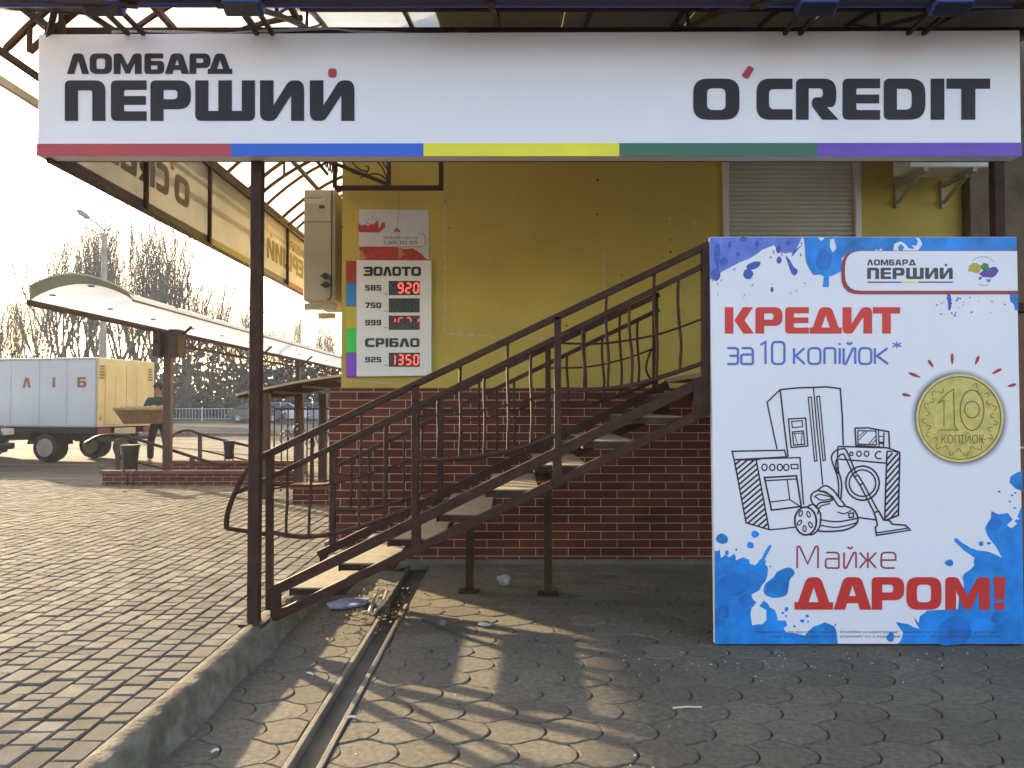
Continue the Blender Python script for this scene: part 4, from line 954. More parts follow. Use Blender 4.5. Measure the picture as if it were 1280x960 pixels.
for y in (497, 585, 672, 867): x = 420+255/4.17; m.prism([[(x,250+y/4.17),(x,250+(y-6)/4.17),(x+5,250+(y-6)/4.17),(x+5,250+y/4.17)]], RF, .0555, .0565)
m.build('currency_mark', M('grey_print', (.35,.35,.34), .5, .05, 3), rb)
wp = thing('wall_poster', 'small white poster with red paint splashes, a phone number and a hairline crack', 'poster', P(492, 326, YA)[:])
WF = RF
m = MB(); m.prism([[(449,326.4),(449,262),(536,262.5),(536,326.2)]], WF, .001, .008); m.build('sheet', M('grey_white_print', (.52,.50,.50), .5, .05, 3), wp)
Zw = lambda pts: Zm(420,250,4.17,pts)
m = MB(); m.prism([jag([(449.1,290.5)] + Zw([(120,120),(135,135),(150,128),(165,138),(180,125),(195,130),(210,112),(222,105),(226,150),(240,120),(255,118),(260,135),(245,155),(228,168)]) + [(470,291)], .08, 1)], WF, .008, .0092)
m.prism([jag(Zw([(302,172),(305,158),(320,147),(335,160),(336,172)]), .08, 1)], WF, .008, .0092)
m.prism([jag([(449.1,326.2),(449.1,309.5),(497,309.5),(516,310.5),(528,318),(535.8,325)], .04, 1) + [(535.9,326.1)]], WF, .008, .0090)
for _ in range(26): x, y = random.uniform(452,480), random.gauss(278,5); rr = random.uniform(.3,.9); m.prism([[(x+math.cos(t)*rr, y+math.sin(t)*rr) for t in range(6)]], WF, .008, .0093)
m.build('red_splash', M('splash_red_print', (.40,.035,.03), .5, .3, 30), wp)
m = MB(); m.ribbon(rnd([(449.2,308.8),(531.5,308.8,6),(531.5,292.5,6),(523,292.5)]), .8, WF, .0096); m.build('red_outline', mar, wp)
m = MB(); m.prism([rnd([(449.2,308.4),(531,308.4,6),(531,293,6),(449.2,293)])], WF, .0093, .0094); m.build('contact_strip', M('strip_white_print', (.55,.53,.53), .5, .04, 3), wp)
ftext('web_address', 'lombard1.com.ua', WF, 480, 522, 299.3, 294.6, .0098, bk, wp)
ftext('phone_number', '0 800 302 009', WF, 480, 522, 305.8, 301.2, .0098, bk, wp)
m = MB(); m.ribbon([(499,236),(499,258),(497.5,275),(496.5,290),(497.3,300),(496.8,326)], .45, WF, .0100); m.build('crack', M('crack_grey', (.10,.09,.08), .8), wp)
m = MB(); m.prism([jag([(449.2,318),(453,312),(456,318),(458,326),(449.2,326)], .1, 1)], WF, .0092, .0094); m.prism([jag([(498,310),(502,312),(506,318),(498,325)], .1, 1)], WF, .0092, .0094); m.build('orange_fleck', M('orange_print', (.45,.20,.05), .5, .4, 60), wp)

# ---------------------------------------------------------------- air conditioners
ac = thing('air_conditioner', 'tall cream outdoor air conditioner unit bracketed to the building corner, seen end on', 'air conditioner', P(400, 385, 7.6)[:])
c0, c1 = P(380, 237, 7.5), P(417, 376, 7.5)
m = MB(); m.box(c0.x, c1.x+.015, 7.5, 8.45, c1.z, c0.z); bdy = m.build('casing', cream, ac, bevel=.012)
m = MB(); m.box(c0.x+.015, c1.x-.03, 7.492, 7.499, P(0,277,7.5).z, P(0,242,7.5).z); m.build('upper_cover', cream, bdy, bevel=.004)
lbm = M('label_print', (.42,.40,.34), .5)
m = MB(); m.box(P(386,0,7.5).x, P(408,0,7.5).x, 7.488, 7.4915, P(0,255,7.5).z, P(0,247,7.5).z); m.build('label_plate', lbm, bdy)
m = MB(); m.box(P(386,0,7.5).x, P(404,0,7.5).x, 7.486, 7.4878, P(0,248.2,7.5).z, P(0,247.4,7.5).z)
m.box(P(401,0,7.5).x, P(408,0,7.5).x, 7.486, 7.4878, P(0,261,7.5).z, P(0,257,7.5).z); m.build('label_mark', bk, bdy)
for py in (346, 357):
    q = P(408.5, py, 7.5); m = MB(); m.lathe((q.x, 7.44, q.z), [(.014,0),(.03,.0),(.03,.02),(.02,.022),(.02,.06)], 12, 'Y'); m.bar((q.x-.045,7.455,q.z),(q.x+.045,7.455,q.z),.016,.02)
    v = m.build('valve', black, bdy)
m = MB(); q = P(408,342,7.5); m.tube(smoothpath([(q.x,7.47,q.z),(q.x+.05,7.44,q.z-.05),(q.x+.055,7.45,q.z-.22),(q.x+.02,7.47,q.z-.25)],6),.007,6)
m.tube([(P(416.5,0,7.47).x,7.47,c0.z-.02),(P(416.5,0,7.47).x,7.47,c1.z+.05)],.006,6); m.build('pipe', black, bdy, smooth=True)
m = MB(); q = P(380,379,7.55); m.box(q.x+.0, P(422,0,7.55).x, 7.55, 7.60, P(0,387,7.55).z, P(0,379,7.55).z); m.box(P(400,0,8.2).x, P(421,0,8.2).x, 8.2, 8.25, P(0,398,8.2).z, P(0,391,8.2).z); m.build('bracket', cream, ac, bevel=.004)
# the other unit, right under the sign
ac2 = thing('air_conditioner', 'white air conditioner unit on slanted brackets, half hidden behind the sign', 'air conditioner', P(1185, 215, 6.9)[:])
a0, a1 = P(1137, 210, 6.78), P(1238, 150, 6.78); zb = P(1180, 209, 6.78).z
m = MB(); m.box(a0.x, a1.x, 6.78, 7.08, zb, zb+.55); b2 = m.build('casing', M('white_enamel', (.62,.61,.57), .45, .06, 3), ac2, bevel=.012)
m = MB(); cx = (a0.x+a1.x)/2-.08; m.lathe((cx, 6.768, zb+.28), [(.2,0),(.215,0),(.215,.011),(.2,.011)], 28, 'Y')
for k in range(4): m.lathe((cx, 6.770, zb+.28), [(.04+.04*k,0),(.046+.04*k,0),(.046+.04*k,.006),(.04+.04*k,.006)], 24, 'Y')
m.build('fan_grille', black, b2)
for x in (a0.x+.12, a1.x-.16):
    m = MB(); m.bar((x, 6.74, zb-.03), (x, yy, zb-.03), .035, .035); m.bar((x, 6.86, zb-.05), (x, yy-.005, zb-.20), .025, .025); m.bar((x, yy-.02, zb+.02), (x, yy-.02, zb-.23), .03, .03, (0,1,0)); m.build('bracket', cream, ac2)
# ---------------------------------------------------------------- walkway canopy on the left
vx0, vx1, vy0, vy1, ve = -5.74, -4.50, 9.5, 30.0, 2.68
wc = thing('walkway_canopy', 'long white barrel-roofed walkway canopy on brown posts left of the shop', 'canopy', (-5.57, 12.96, .15))
vs_ = lambda t: (vx0 + (vx1-vx0)*t, ve + .20*math.sin(math.pi*t)**.8 if 0 < t < 1 else ve)
for k in range(7):
    m = MB(); ya, yb = vy0 + (vy1-vy0)*k/7 + .004, vy0 + (vy1-vy0)*(k+1)/7 - .004; N = 12
    for i in range(N):
        a, b_ = vs_(i/N), vs_((i+1)/N); m.add([(a[0], ya, a[1]), (a[0], yb, a[1]), (b_[0], yb, b_[1]), (b_[0], ya, b_[1])], [(0,1,2,3)])
    m.build('roof_sheet', sheet('bright_polycarbonate', (.40, .43, .50), .6) if k == 0 else bpy.data.materials['bright_polycarbonate'], wc, recalc=False, smooth=True)
m = MB(); N = 16                       # end fascia
top = lambda t: ve + .04 + .27*math.sin(math.pi*(.12+.88*t))**.9*(1-.12*t)
for i in range(N):
    a, b_ = vs_(i/N), vs_((i+1)/N)
    q0, q1 = max(a[1]+.003, top(i/N)), max(b_[1]+.003, top((i+1)/N) if i+1 < N else 0)
    m.add([(a[0], vy0-.02, a[1]-.012), (b_[0], vy0-.02, b_[1]-.012), (b_[0], vy0-.02, q1), (a[0], vy0-.02, q0), (a[0], vy0-.006, a[1]-.012), (b_[0], vy0-.006, b_[1]-.012), (b_[0], vy0-.006, q1), (a[0], vy0-.006, q0)], [(3,2,1,0),(4,5,6,7),(0,1,5,4),(2,3,7,6)])
m.build('end_fascia', sheet('olive_fascia', (.20, .20, .12), .3), wc)
m = MB(); m.sqtube([(vs_(i/N)[0], vy0-.013, max(top(i/N), vs_(i/N)[1])+.012) for i in range(N+1)], .03, .02); m.build('fascia_trim', M('olive_trim', (.40, .36, .20), .5), wc)
m = MB(); m.bar((vx0, vy0-.03, ve-.04), (vx0, vy1, ve-.04), .05, .07); m.build('eave_beam', brown, wc)
m = MB(); m.bar((vx1, vy0-.03, ve-.012), (vx1, vy1, ve-.012), .02, .02); m.build('eave_beam', brown2, wc)
m = MB(); m.bar((vx0+.05, 12.7, ve-.24), (vx0+.05, vy1, ve-.24), .04, .05)
for k in range(20): y = 13+k*.85; m.bar((vx0+.04, y, ve-.05), (vx0+.05, y+.42, ve-.22), .018, .018); m.bar((vx0+.05, y+.42, ve-.22), (vx0+.04, y+.85, ve-.05), .018, .018)
m.build('truss', brown, wc)
for y in (9.7, 11.1, 12.43, 14, 15.4, 17, 18.3, 21, 24, 27):
    m = MB()
    for t in (.12, .5, .85):
        x, z = vs_(t); m.lathe((x, y, z-.014), [(.03, 0), (.042, .006), (.042, .013)], 8)
    m.build('fixing_bolt', black, wc)
for y in (12.96, 17.3, 20.8, 25, 29): 
    m = MB(); m.box(-5.63, -5.51, y-.06, y+.06, .14, ve-.07); m.bar((-5.57, y, ve-.30), (-5.2, y, ve+.02), .04, .04); m.build('post', M('post_brown_paint', (.055, .028, .017), .5, .2, 5) if y < 13 else bpy.data.materials['post_brown_paint'], wc, bevel=.008)
a, b_ = P(193, 412, 12.85), P(225, 446, 12.85)
mb = thing('metal_box', 'dull brown metal box fixed high on the walkway canopy post', 'box', ((a.x+b_.x)/2, 12.85, b_.z))
m = MB(); m.box(a.x, -5.635, 12.78, 13.05, b_.z, a.z); m.box(-5.505, b_.x, 12.78, 13.05, b_.z, a.z); m.box(a.x, b_.x, 13.055, 13.10, b_.z, a.z); bx = m.build('casing', M('brown_grey_paint', (.045, .033, .022), .6, .2, 4), mb, bevel=.01)
m = MB(); m.box(a.x+.01, b_.x-.01, 13.101, 13.12, b_.z+.01, a.z-.01); m.build('cover', brown2, mb)

# ---------------------------------------------------------------- low brick walls, ramp rails, bins
cope = M('terracotta_coping', (.16, .062, .04), .7, .2, 5)
def lowwall(label, x0, x1, y0, y1, h):
    t = thing('low_wall', label, 'wall', ((x0+x1)/2, (y0+y1)/2, .13)); m = MB(); m.box(x0, x1, y0, y1, .13, .13+h-.06); m.build('brickwork', clinker, t)
    m = MB(); m.box(x0-.03, x1+.03, y0-.03, y1+.03, .132+h-.06, .13+h); m.build('coping', cope, t, bevel=.008)
g1 = PG(128, 606)
lowwall('low brown brick ramp wall in front, carrying the litter bin and canopy post', g1.x, -3.4, g1.y+.0, g1.y+.10, .25)
lowwall('second low brick ramp wall, behind the nearer one', PG(250, 590).x-.4, -3.9, 15.0, 15.2, .26)
def ramprail(label, Y, segs, posts, thin):
    t = thing('ramp_handrail', label, 'handrail', P(posts[0][0], posts[0][2], Y)[:])
    for s in segs: m = MB(); m.tube(smoothpath([P(a, b_, Y) for a, b_ in s], 6), .026, 8); m.build('rail', brown, t, smooth=True)
    for s in thin: m = MB(); m.tube([P(a, b_, Y) for a, b_ in s], .016, 6); m.build('lower_rail', brown, t, smooth=True)
    for px, a, b_ in posts: m = MB(); m.bar(P(px, a, Y), P(px, b_, Y), .06, .06, (0, 1, 0)); m.build('post', brown2, t)
ramprail('nearer ramp handrail curling down at its left end beside the litter bin', 13.2, [[(107,554),(122,546),(140,543.5),(160,546),(200,558),(250,574),(300,589)]], [(147,549,589),(240,570,594)], [[(150,573),(200,585),(240,597)]])
ramprail('farther ramp handrail with a rounded arch at its left end', 15.1, [[(212,556),(216,545),(226,539),(238,538),(248,542),(270,548),(313,558),(345,566)]], [(250,543,588),(340,565,585)], [[(252,563),(285,570),(330,580)]])
def bin_(label, px, pt, pb, Y, wd, stand):
    c = P(px, pt, Y); zb_ = P(px, pb, Y).z; h = c.z-zb_; r_ = wd/2000*Y
    t = thing('litter_bin', label, 'litter bin', (c.x, Y, zb_-.2))
    m = MB(); m.lathe((c.x, Y, zb_), [(r_*.6, 0), (r_*.72, .03), (r_*.95, h*.8), (r_, h), (r_*.9, h), (r_*.86, h*.8), (r_*.6, .04)], 14); bb = m.build('bucket', black, t, smooth=True)
    m = MB(); m.lathe((c.x, Y, c.z-.03), [(r_*1.0, 0), (r_*1.07, 0), (r_*1.07, .03), (r_*1.0, .03)], 14); m.build('rim', black, bb)
    m = MB()
    for s in (-1, 1): m.tube([(c.x+s*r_*.8, Y, zb_+.1), (c.x+s*r_*.7, Y, zb_-.04), (c.x+s*r_*.3, Y, zb_-.07), (c.x+s*r_*.3, Y, zb_-.3 if stand else zb_-.05)], .014, 6)
    m.build('stand', black, t, smooth=True)
bin_('black litter bin on a stand at the near brick wall, left of the canopy post', 163, 556, 586, 12.65, 22, True)
bin_('black litter bin hanging from the farther ramp handrail', 286.5, 551, 574, 15.0, 14, False)
# leaf heap in the yard
c = PG(233, 545, .13); m = MB()
for _ in range(500):
    a, rr = random.random()*6.28, random.random()**.6; x, y = c.x+math.cos(a)*rr*1.3, c.y+math.sin(a)*rr*1.2; z = .14+max(0, 1-rr)*.25*random.random()
    u = Vector((random.gauss(0,1), random.gauss(0,1), random.gauss(0,.5))).normalized()*.06; v = u.orthogonal().normalized()*.045; q = Vector((x, y, z))
    m.add([q-u, q+v, q+u, q-v], [(0,1,2,3)])
tag(m.build('leaf_heap', M('dry_leaves', (.16, .10, .05), .8, .3, 4, island=.4), loc=c[:], recalc=False), 'heap of dry brown leaves on the sunlit yard beyond the walker', 'leaf heap', kind='stuff')

# ---------------------------------------------------------------- basement entrance canopy and fence
YL = 10.9
lc = thing('basement_canopy', 'low arched corrugated canopy on brown pillars beside the building corner', 'canopy', (-3.1, YL, .15))
cp = [P(295, 493.5, YL), P(330, 486, YL), P(375, 477, YL), P(430, 469, YL), P(470, 466, YL)]; sp = smoothpath(cp, 5)
N = len(sp); m = MB(); dep = Vector((0, 2.0, 0))
for a, b_ in zip(sp[:-1], sp[1:]): m.add([a, b_, b_+dep, a+dep], [(0,1,2,3)])
m.build('roof_sheet', sheet('tan_polycarbonate', (.30, .27, .20), .5), lc, recalc=False, smooth=True)
m = MB(); m.sqtube([p + Vector((0, -.015, 0)) for p in sp], .02, .03); m.build('edge_trim', M('tan_trim', (.36, .31, .2), .5), lc)
for k in range(5):
    m = MB(); m.sqtube([p + Vector((0, .1+k*.44, -.03)) for p in sp], .03, .04); m.build('rib', brown, lc)
for i in range(2, N, 4): m = MB(); m.bar(sp[i]+Vector((0,.05,-.06)), sp[i]+Vector((0,1.95,-.06)), .03, .03); m.build('purlin', brown, lc)
for px, Y in ((332, 11.0), (374.5, 12.2), (404, 12.6)):
    x = P(px, 480, Y).x; m = MB(); m.box(x-.06, x+.06, Y-.06, Y+.06, .14, P(px, 492, Y).z); m.build('pillar', bpy.data.materials['post_brown_paint'], lc, bevel=.008)
fe = thing('iron_fence', 'dark iron bar fence with curls under the low basement canopy', 'fence', (-2.8, 11.6, .15))
m = MB()
def bars(p0, p1, n, z0, z1):
    for i in range(n):
        x, y = p0[0]+(p1[0]-p0[0])*i/(n-1), p0[1]+(p1[1]-p0[1])*i/(n-1)
        b2 = MB(); b2.tube([(x, y, z0), (x+.008*math.sin(i*2), y, (z0+z1)/2), (x, y, z1)], .011, 5); b2.build('bar', black, fe)
    m.bar((p0[0], p0[1], z0+.06), (p1[0], p1[1], z0+.06), .03, .025); m.bar((p0[0], p0[1], z1-.05), (p1[0], p1[1], z1-.05), .03, .025)
bars((-3.28, 11.05), (-2.84, 12.2), 9, .22, 1.42); bars((-2.84, 12.2), (-2.3, 12.4), 10, .22, 1.42)
m.each('cross_rail', black, fe)
m = MB()
for k in range(7):
    t = k/6; c = Vector((-3.2+t*.85, 11.3+t*1.0, .95+.1*math.sin(k*2)))
    m.tube([c + Vector((math.cos(u*.8)*.10*(1-u*.06), 0, math.sin(u*.8)*.14*(1-u*.06))) for u in range(13)], .007, 5)
m.each('scrollwork', black, fe, smooth=True)
lowwall('low brick plinth of the basement entrance, beside the building corner', P(366, 600, 10.3).x, P(409, 600, 10.3).x+.5, 10.3, 10.5, .28)

# ---------------------------------------------------------------- vehicles
def wheel(x, y, r_, w_, par, hub, nm='wheel'):
    m = MB(); m.lathe((x, y, r_+par['_g']), [(r_*.62, -w_/2), (r_*.93, -w_/2), (r_, -w_*.3), (r_, w_*.3), (r_*.93, w_/2), (r_*.62, w_/2)], 24, 'Y'); t = m.build(nm, rubber, par, smooth=True)
    m = MB(); m.lathe((x, y, r_+par['_g']), [(.02, -w_*.56), (r_*.24, -w_*.55), (r_*.30, -w_*.515), (r_*.52, -w_*.51), (r_*.57, -w_*.55), (r_*.63, -w_*.53), (r_*.63, w_*.53), (.02, w_*.55)], 24, 'Y'); m.build('rim', hub, t, smooth=True)
    return t
gA = PG(128, 577.5); A0 = Vector((gA.x, 17.8, .13))
tk = thing('bread_van', 'cream box van with brown letters ЛІБ on its side, parked on the left', 'truck', A0[:]); tk['_g'] = A0.z
side_m = M('sky_tinted_cream_paint', (.50, .52, .56), .3, .06, 1.5, spec=.5); rear_m = M('cream_yellow_paint', (.60, .55, .33), .42, .08, 2)  # side of the cream van: bluish sky reflection is put into its colour
bz0, bz1, bl_, bw_ = .80+.13, 2.50, 3.3, 2.0
x0, y0 = A0.x, A0.y
m = MB(); m.box(x0-bl_, x0-.06, y0, y0+bw_, bz0, bz1); box_ = m.build('cargo_box', side_m, tk, bevel=.02)
m = MB(); m.box(x0-.058, x0, y0+.02, y0+bw_-.02, bz0+.01, bz1-.01); rr_ = m.build('rear_wall', rear_m, tk, bevel=.01)
for a, b_ in ((.24, .93), (.95, 1.66)): 
    m = MB(); m.box(x0+.001, x0+.02, y0+a, y0+b_, bz0+.06, bz1-.14); d_ = m.build('door_leaf', rear_m, rr_, bevel=.006)
    m = MB(); m.box(x0+.021, x0+.032, y0+(a+b_)/2-.02, y0+(a+b_)/2+.01, bz0+.3, bz1-.4); m.build('lock_bar', rear_m, d_)
for a in (.06, 1.74):
    for k in range(5): 
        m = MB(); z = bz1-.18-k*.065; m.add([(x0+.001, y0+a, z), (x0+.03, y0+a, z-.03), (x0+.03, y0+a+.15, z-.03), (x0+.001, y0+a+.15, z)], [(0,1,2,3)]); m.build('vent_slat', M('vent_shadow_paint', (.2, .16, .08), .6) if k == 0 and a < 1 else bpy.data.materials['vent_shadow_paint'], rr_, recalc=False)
m = MB(); m.add([(x0+.002, y0+.06, bz0+.16), (x0+.002, y0+.16, bz0+.16), (x0+.002, y0+.11, bz0+.30)], [(0,1,2)]); m.build('warning_sticker', M('orange_sticker', (.45, .22, .02), .5), rr_, recalc=False)
for k, xx in enumerate((.78, 1.5, 2.25, 3.0)): m = MB(); m.box(x0-xx-.008, x0-xx+.008, y0-.006, y0-.001, bz0+.06, bz1-.08); m.build('panel_seam', M('seam_grey', (.42,.44,.48), .5) if k == 0 else bpy.data.materials['seam_grey'], box_)
m = MB(); m.box(x0-bl_, x0-.0, y0-.012, y0-.0015, bz1-.06, bz1-.02); m.box(x0-bl_, x0-.0, y0-.012, y0-.0015, bz0+.02, bz0+.05); m.box(x0-.05, x0-.01, y0-.012, y0-.0015, bz0+.052, bz1-.062); m.build('edge_trim', M('trim_grey', (.36,.36,.37), .5), box_)
orange = M('faded_orange_lettering', (.30, .12, .055), .6, .15, 20)
TF = lambda x, z, d: Vector((x, y0-d, z))
zc = H + .0293*17.8
for ch, cx, wd in (('Л', 1.83, .22), ('І', 1.12, .07), ('Б', .40, .23)):
    m = MB(); glyph(m, ch, x0-cx-wd/2, x0-cx+wd/2, zc+.115, zc-.115, TF, .001, .004); m.build('letter', orange, box_)
ch_m = M('chassis_black', (.02, .019, .018), .6, .2, 5)
m = MB(); m.box(x0-5.2, x0-.1, y0+.45, y0+.6, .62, .78); m.box(x0-5.2, x0-.1, y0+bw_-.6, y0+bw_-.45, .62, .78); m.box(x0-3.2, x0-.1, y0+.1, y0+.2, .80, .926); m.box(x0-3.2, x0-.1, y0+bw_-.2, y0+bw_-.1, .80, .926)
for k in range(5): m.box(x0-3.1+k*.72, x0-3.0+k*.72, y0+.2, y0+bw_-.2, .785, .92)
m.build('chassis', ch_m, tk)
tyr = .335
for yy_ in (.28, bw_-.28): wheel(x0-1.42, y0+yy_, tyr, .36, tk, M('dusty_rim', (.32,.29,.23), .7, .2, 8) if yy_ < .5 else bpy.data.materials['dusty_rim'])
for yy_ in (.22, bw_-.22): wheel(x0-4.45, y0+yy_, tyr, .22, tk, bpy.data.materials['dusty_rim'])
for yy_ in (.05, bw_-.46): 
    m = MB(); 
    pts = [(x0-1.42+math.cos(a)*.44, .13+tyr+math.sin(a)*.42) for a in [math.radians(10+i*16) for i in range(11)]]
    for p, q in zip(pts[:-1], pts[1:]): m.add([(p[0], y0+yy_, p[1]), (q[0], y0+yy_, q[1]), (q[0], y0+yy_+.42, q[1]), (p[0], y0+yy_+.42, p[1])], [(0,1,2,3)])
    m.build('mudguard', ch_m, tk, recalc=False)
wheel(x0-.25, y0+1.3, .30, .2, tk, bpy.data.materials['dusty_rim'], 'spare_wheel')
m = MB(); m.box(x0-.02, x0+.02, y0+.02, y0+.42, bz0-.17, bz0-.015); m.build('tail_light', M('tail_light_red', (.20,.03,.03), .3), tk, bevel=.01)
m = MB(); m.box(x0-.02, x0+.02, y0+1.58, y0+1.9, bz0-.17, bz0-.015); m.build('tail_light', bpy.data.materials['tail_light_red'], tk, bevel=.01)
m = MB(); m.box(x0+.0, x0+.015, y0+.56, y0+1.28, bz0-.165, bz0-.02); m.build('licence_plate', M('worn_plate', (.45,.42,.34), .5, .3, 40), tk)
m = MB(); m.box(x0-.04, x0+.0, y0+.05, y0+1.95, bz0-.32, bz0-.24); m.build('rear_bumper', ch_m, tk, bevel=.01)
# cab
m = MB(); cabp = [(x0-3.5, .55), (x0-3.5, 2.1), (x0-4.5, 2.1), (x0-5.1, 1.4), (x0-5.5, 1.3), (x0-5.55, .55)]
m.prism([cabp], lambda x, z, d: (x, y0+.1+d, z), 0, 1.8); cb_ = m.build('cab', side_m, tk, bevel=.06)
for s in (.094, 1.906):
    m = MB(); m.prism([[(x0-3.65, 1.45), (x0-3.65, 2.0), (x0-4.42, 2.0), (x0-4.85, 1.45)]], lambda x, z, d: (x, y0+s+d, z), -.004, .004); m.build('window', glass, cb_)
m = MB(); m.add([(x0-4.55, y0+.25, 2.06), (x0-5.06, y0+.25, 1.47), (x0-5.06, y0+1.75, 1.47), (x0-4.55, y0+1.75, 2.06), (x0-4.535, y0+.25, 2.08), (x0-5.045, y0+.25, 1.49), (x0-5.045, y0+1.75, 1.49), (x0-4.535, y0+1.75, 2.08)], [(0,1,2,3),(7,6,5,4)]); m.build('windscreen', glass, cb_)
tk.rotation_euler.z = math.radians(-11.5)

def car(label, paint, loc, rz, hatch=True, group=None):
    t = thing('parked_car', label, 'car', (0, 0, 0), group); t['_g'] = 0
    prof = [(-2.02,.30),(-2.05,.55),(-1.98,.78),(-1.75,.88),(-1.05,.97),(-.9,.985),(.9,.98),(1.55,.94),(1.92,.86),(2.02,.6),(2.0,.30),(1.68,.24),(-1.7,.24)]
    N = 9; m = MB(); vs = []; n = len(prof)
    for i in range(N):
        s = -1 + 2*i/(N-1); k = 1-.05*abs(s)**6; yw = .82*s
        for x, z in prof: vs.append((x*(k-.02*abs(s)**4), yw*(1-.05*max(0, z-.6)), .24+(z-.24)*(1-.03*abs(s)**6)))
    fs = [(i*n+j_, i*n+(j_+1) % n, (i+1)*n+(j_+1) % n, (i+1)*n+j_) for i in range(N-1) for j_ in range(n)] + [tuple(range(n))[::-1], tuple((N-1)*n+j_ for j_ in range(n))]
    m.add(vs, fs); body = m.build('body', paint, t, bevel=.02, smooth=True)
    gh = [(-1.55,.97),(-.75,1.42),(.55,1.43),(1.25,.97)]
    def house(inset, dz, x_in, mt, nm, par):
        m = MB(); vs = []
        for x, z in gh: w_ = (.74 if z < 1 else .58)+inset; vs += [(x*x_in, -w_, z+dz), (x*x_in, w_, z+dz)]
        m.add(vs, [(0,2,3,1),(2,4,5,3),(4,6,7,5),(0,1,7,6),(0,6,4,2),(1,3,5,7)]); return m.build(nm, mt, par, bevel=.03)
    house(0, 0, 1, glass, 'windows', t)
    m = MB(); m.box(-.78, .58, -.575, .575, 1.415, 1.445); m.build('roof', paint, t, bevel=.02)
    for s in (-1, 1):
        m = MB()
        for a, b_ in (((-1.55, .745*s, .965), (-.75, .585*s, 1.43)), ((.55, .585*s, 1.43), (1.25, .745*s, .965)), ((0, .748*s, .965), (-.05, .588*s, 1.43))): m.bar(a, b_, .05, .05)
        m.each('window_pillar', paint, t)
        m = MB(); m.box(-2.06, -1.93, s*.66-.14, s*.66+.14, .62, .77) ; m.build('tail_light', M('lamp_red', (.25,.02,.02), .3) if 'lamp_red' not in bpy.data.materials else bpy.data.materials['lamp_red'], t, bevel=.03)
        m = MB(); m.box(1.84, 2.035, s*.60-.17, s*.60+.17, .66, .80); m.build('headlight', M('lamp_clear', (.55,.57,.6), .12, .05, 3) if 'lamp_clear' not in bpy.data.materials else bpy.data.materials['lamp_clear'], t, bevel=.03)
        for x in (-1.25, 1.28): wheel(x, s*.72, .30, .19, t, steel)
    m = MB(); m.box(1.9, 2.08, -.72, .72, .36, .50); m.box(-2.1, -1.95, -.72, .72, .36, .5); m.build('bumper', paint, t, bevel=.03)
    m = MB(); m.box(2.0, 2.05, -.35, .35, .56, .66); m.build('grille', black, t)
    t.location = loc; t.rotation_euler.z = rz
    return t
car('dark blue car nosing in at the left edge, in front of the bread van', M('dark_blue_paint', (.012, .02, .05), .15, .05, 3, spec=.8), (-12.75, 16.5, .13), 0)
for lab, px, py, col, rz in (('small dark car parked beside the far white fence, left of the fence bars', 322, 527.5, (.02,.022,.03), .1), ('small white car parked far off behind the iron bars, nearer the foreground post', 352, 527, (.55,.56,.6), .2), ('small silver car parked far off behind the iron bars, nearer the building', 392, 526, (.30,.31,.36), .15)):
    q = PG(px, py, .2); car(lab, M('car_paint', col, .2, .05, 3, spec=.7), (q.x, min(q.y, 72), .2), rz)

# ---------------------------------------------------------------- the walker with the bread basket
def skin(name, nodes, edges, mat, par, sub=2):
    me = bpy.data.meshes.new(name); me.from_pydata([n_[0] for n_ in nodes], edges, []); me.update()
    o = bpy.data.objects.new(name, me); COL.objects.link(o)
    o.modifiers.new('skin', 'SKIN'); 
    sv_ = me.skin_vertices[0].data if me.skin_vertices else None
    if sv_ is None:
        bm = bmesh.new(); bm.from_mesh(me); bm.verts.layers.skin.verify(); bm.to_mesh(me); bm.free(); sv_ = me.skin_vertices[0].data
    for i, n_ in enumerate(nodes):
        r_ = n_[1]; sv_[i].radius = (r_, r_) if not isinstance(r_, tuple) else r_; sv_[i].use_root = (i == 0)
    s = o.modifiers.new('sub', 'SUBSURF'); s.levels = s.render_levels = sub
    bpy.context.view_layer.update(); ev = o.evaluated_get(bpy.context.evaluated_depsgraph_get()); me2 = bpy.data.meshes.new_from_object(ev)
    bpy.data.objects.remove(o); me2.name = name; me2.materials.clear(); me2.materials.append(mat)
    for p in me2.polygons: p.use_smooth = True
    o = bpy.data.objects.new(name, me2); COL.objects.link(o); ORG[o.name] = ORG[par.name]; o.parent = par
    return o
q = PG(198, 578.5, .15); pr = thing('person', 'person in a dark green jacket, black trousers and cap carrying a wide wooden bread basket', 'person', (q.x, q.y, .13))
sk_m = M('skin', (.30, .16, .10), .6, .1, 12); jk = M('dark_green_cloth', (.02, .055, .042), .9, .2, 10, .3, 60); tr_m = M('black_cloth', (.012, .012, .014), .9, .2, 10); sh_m = M('tan_shoes', (.28, .18, .06), .7, .2, 8); cap_m = M('dark_cap', (.035, .018, .02), .9)
PX = [((0,.02,.92),(.15,.11)),((0,.0,1.12),(.14,.10)),((0,-.01,1.36),(.16,.11)),((0,-.02,1.47),(.08,.07)),((0,-.03,1.54),.055),((0,-.05,1.60),(.068,.08)),((0,-.05,1.68),(.078,.095)),((0,-.045,1.755),(.055,.065)),
      ((-.10,.01,.88),.085),((-.13,-.12,.50),.06),((-.14,-.10,.10),.042),((-.15,-.24,.04),.035),((.10,.01,.88),.085),((.12,.10,.50),.06),((.13,.26,.12),.042),((.14,.15,.04),.035),
      ((-.20,-.01,1.42),.062),((-.30,-.05,1.16),.047),((-.36,-.30,1.06),.036),((-.38,-.38,1.05),.034),((.20,-.01,1.42),.062),((.30,-.05,1.16),.047),((.36,-.30,1.06),.036),((.38,-.38,1.05),.034)]
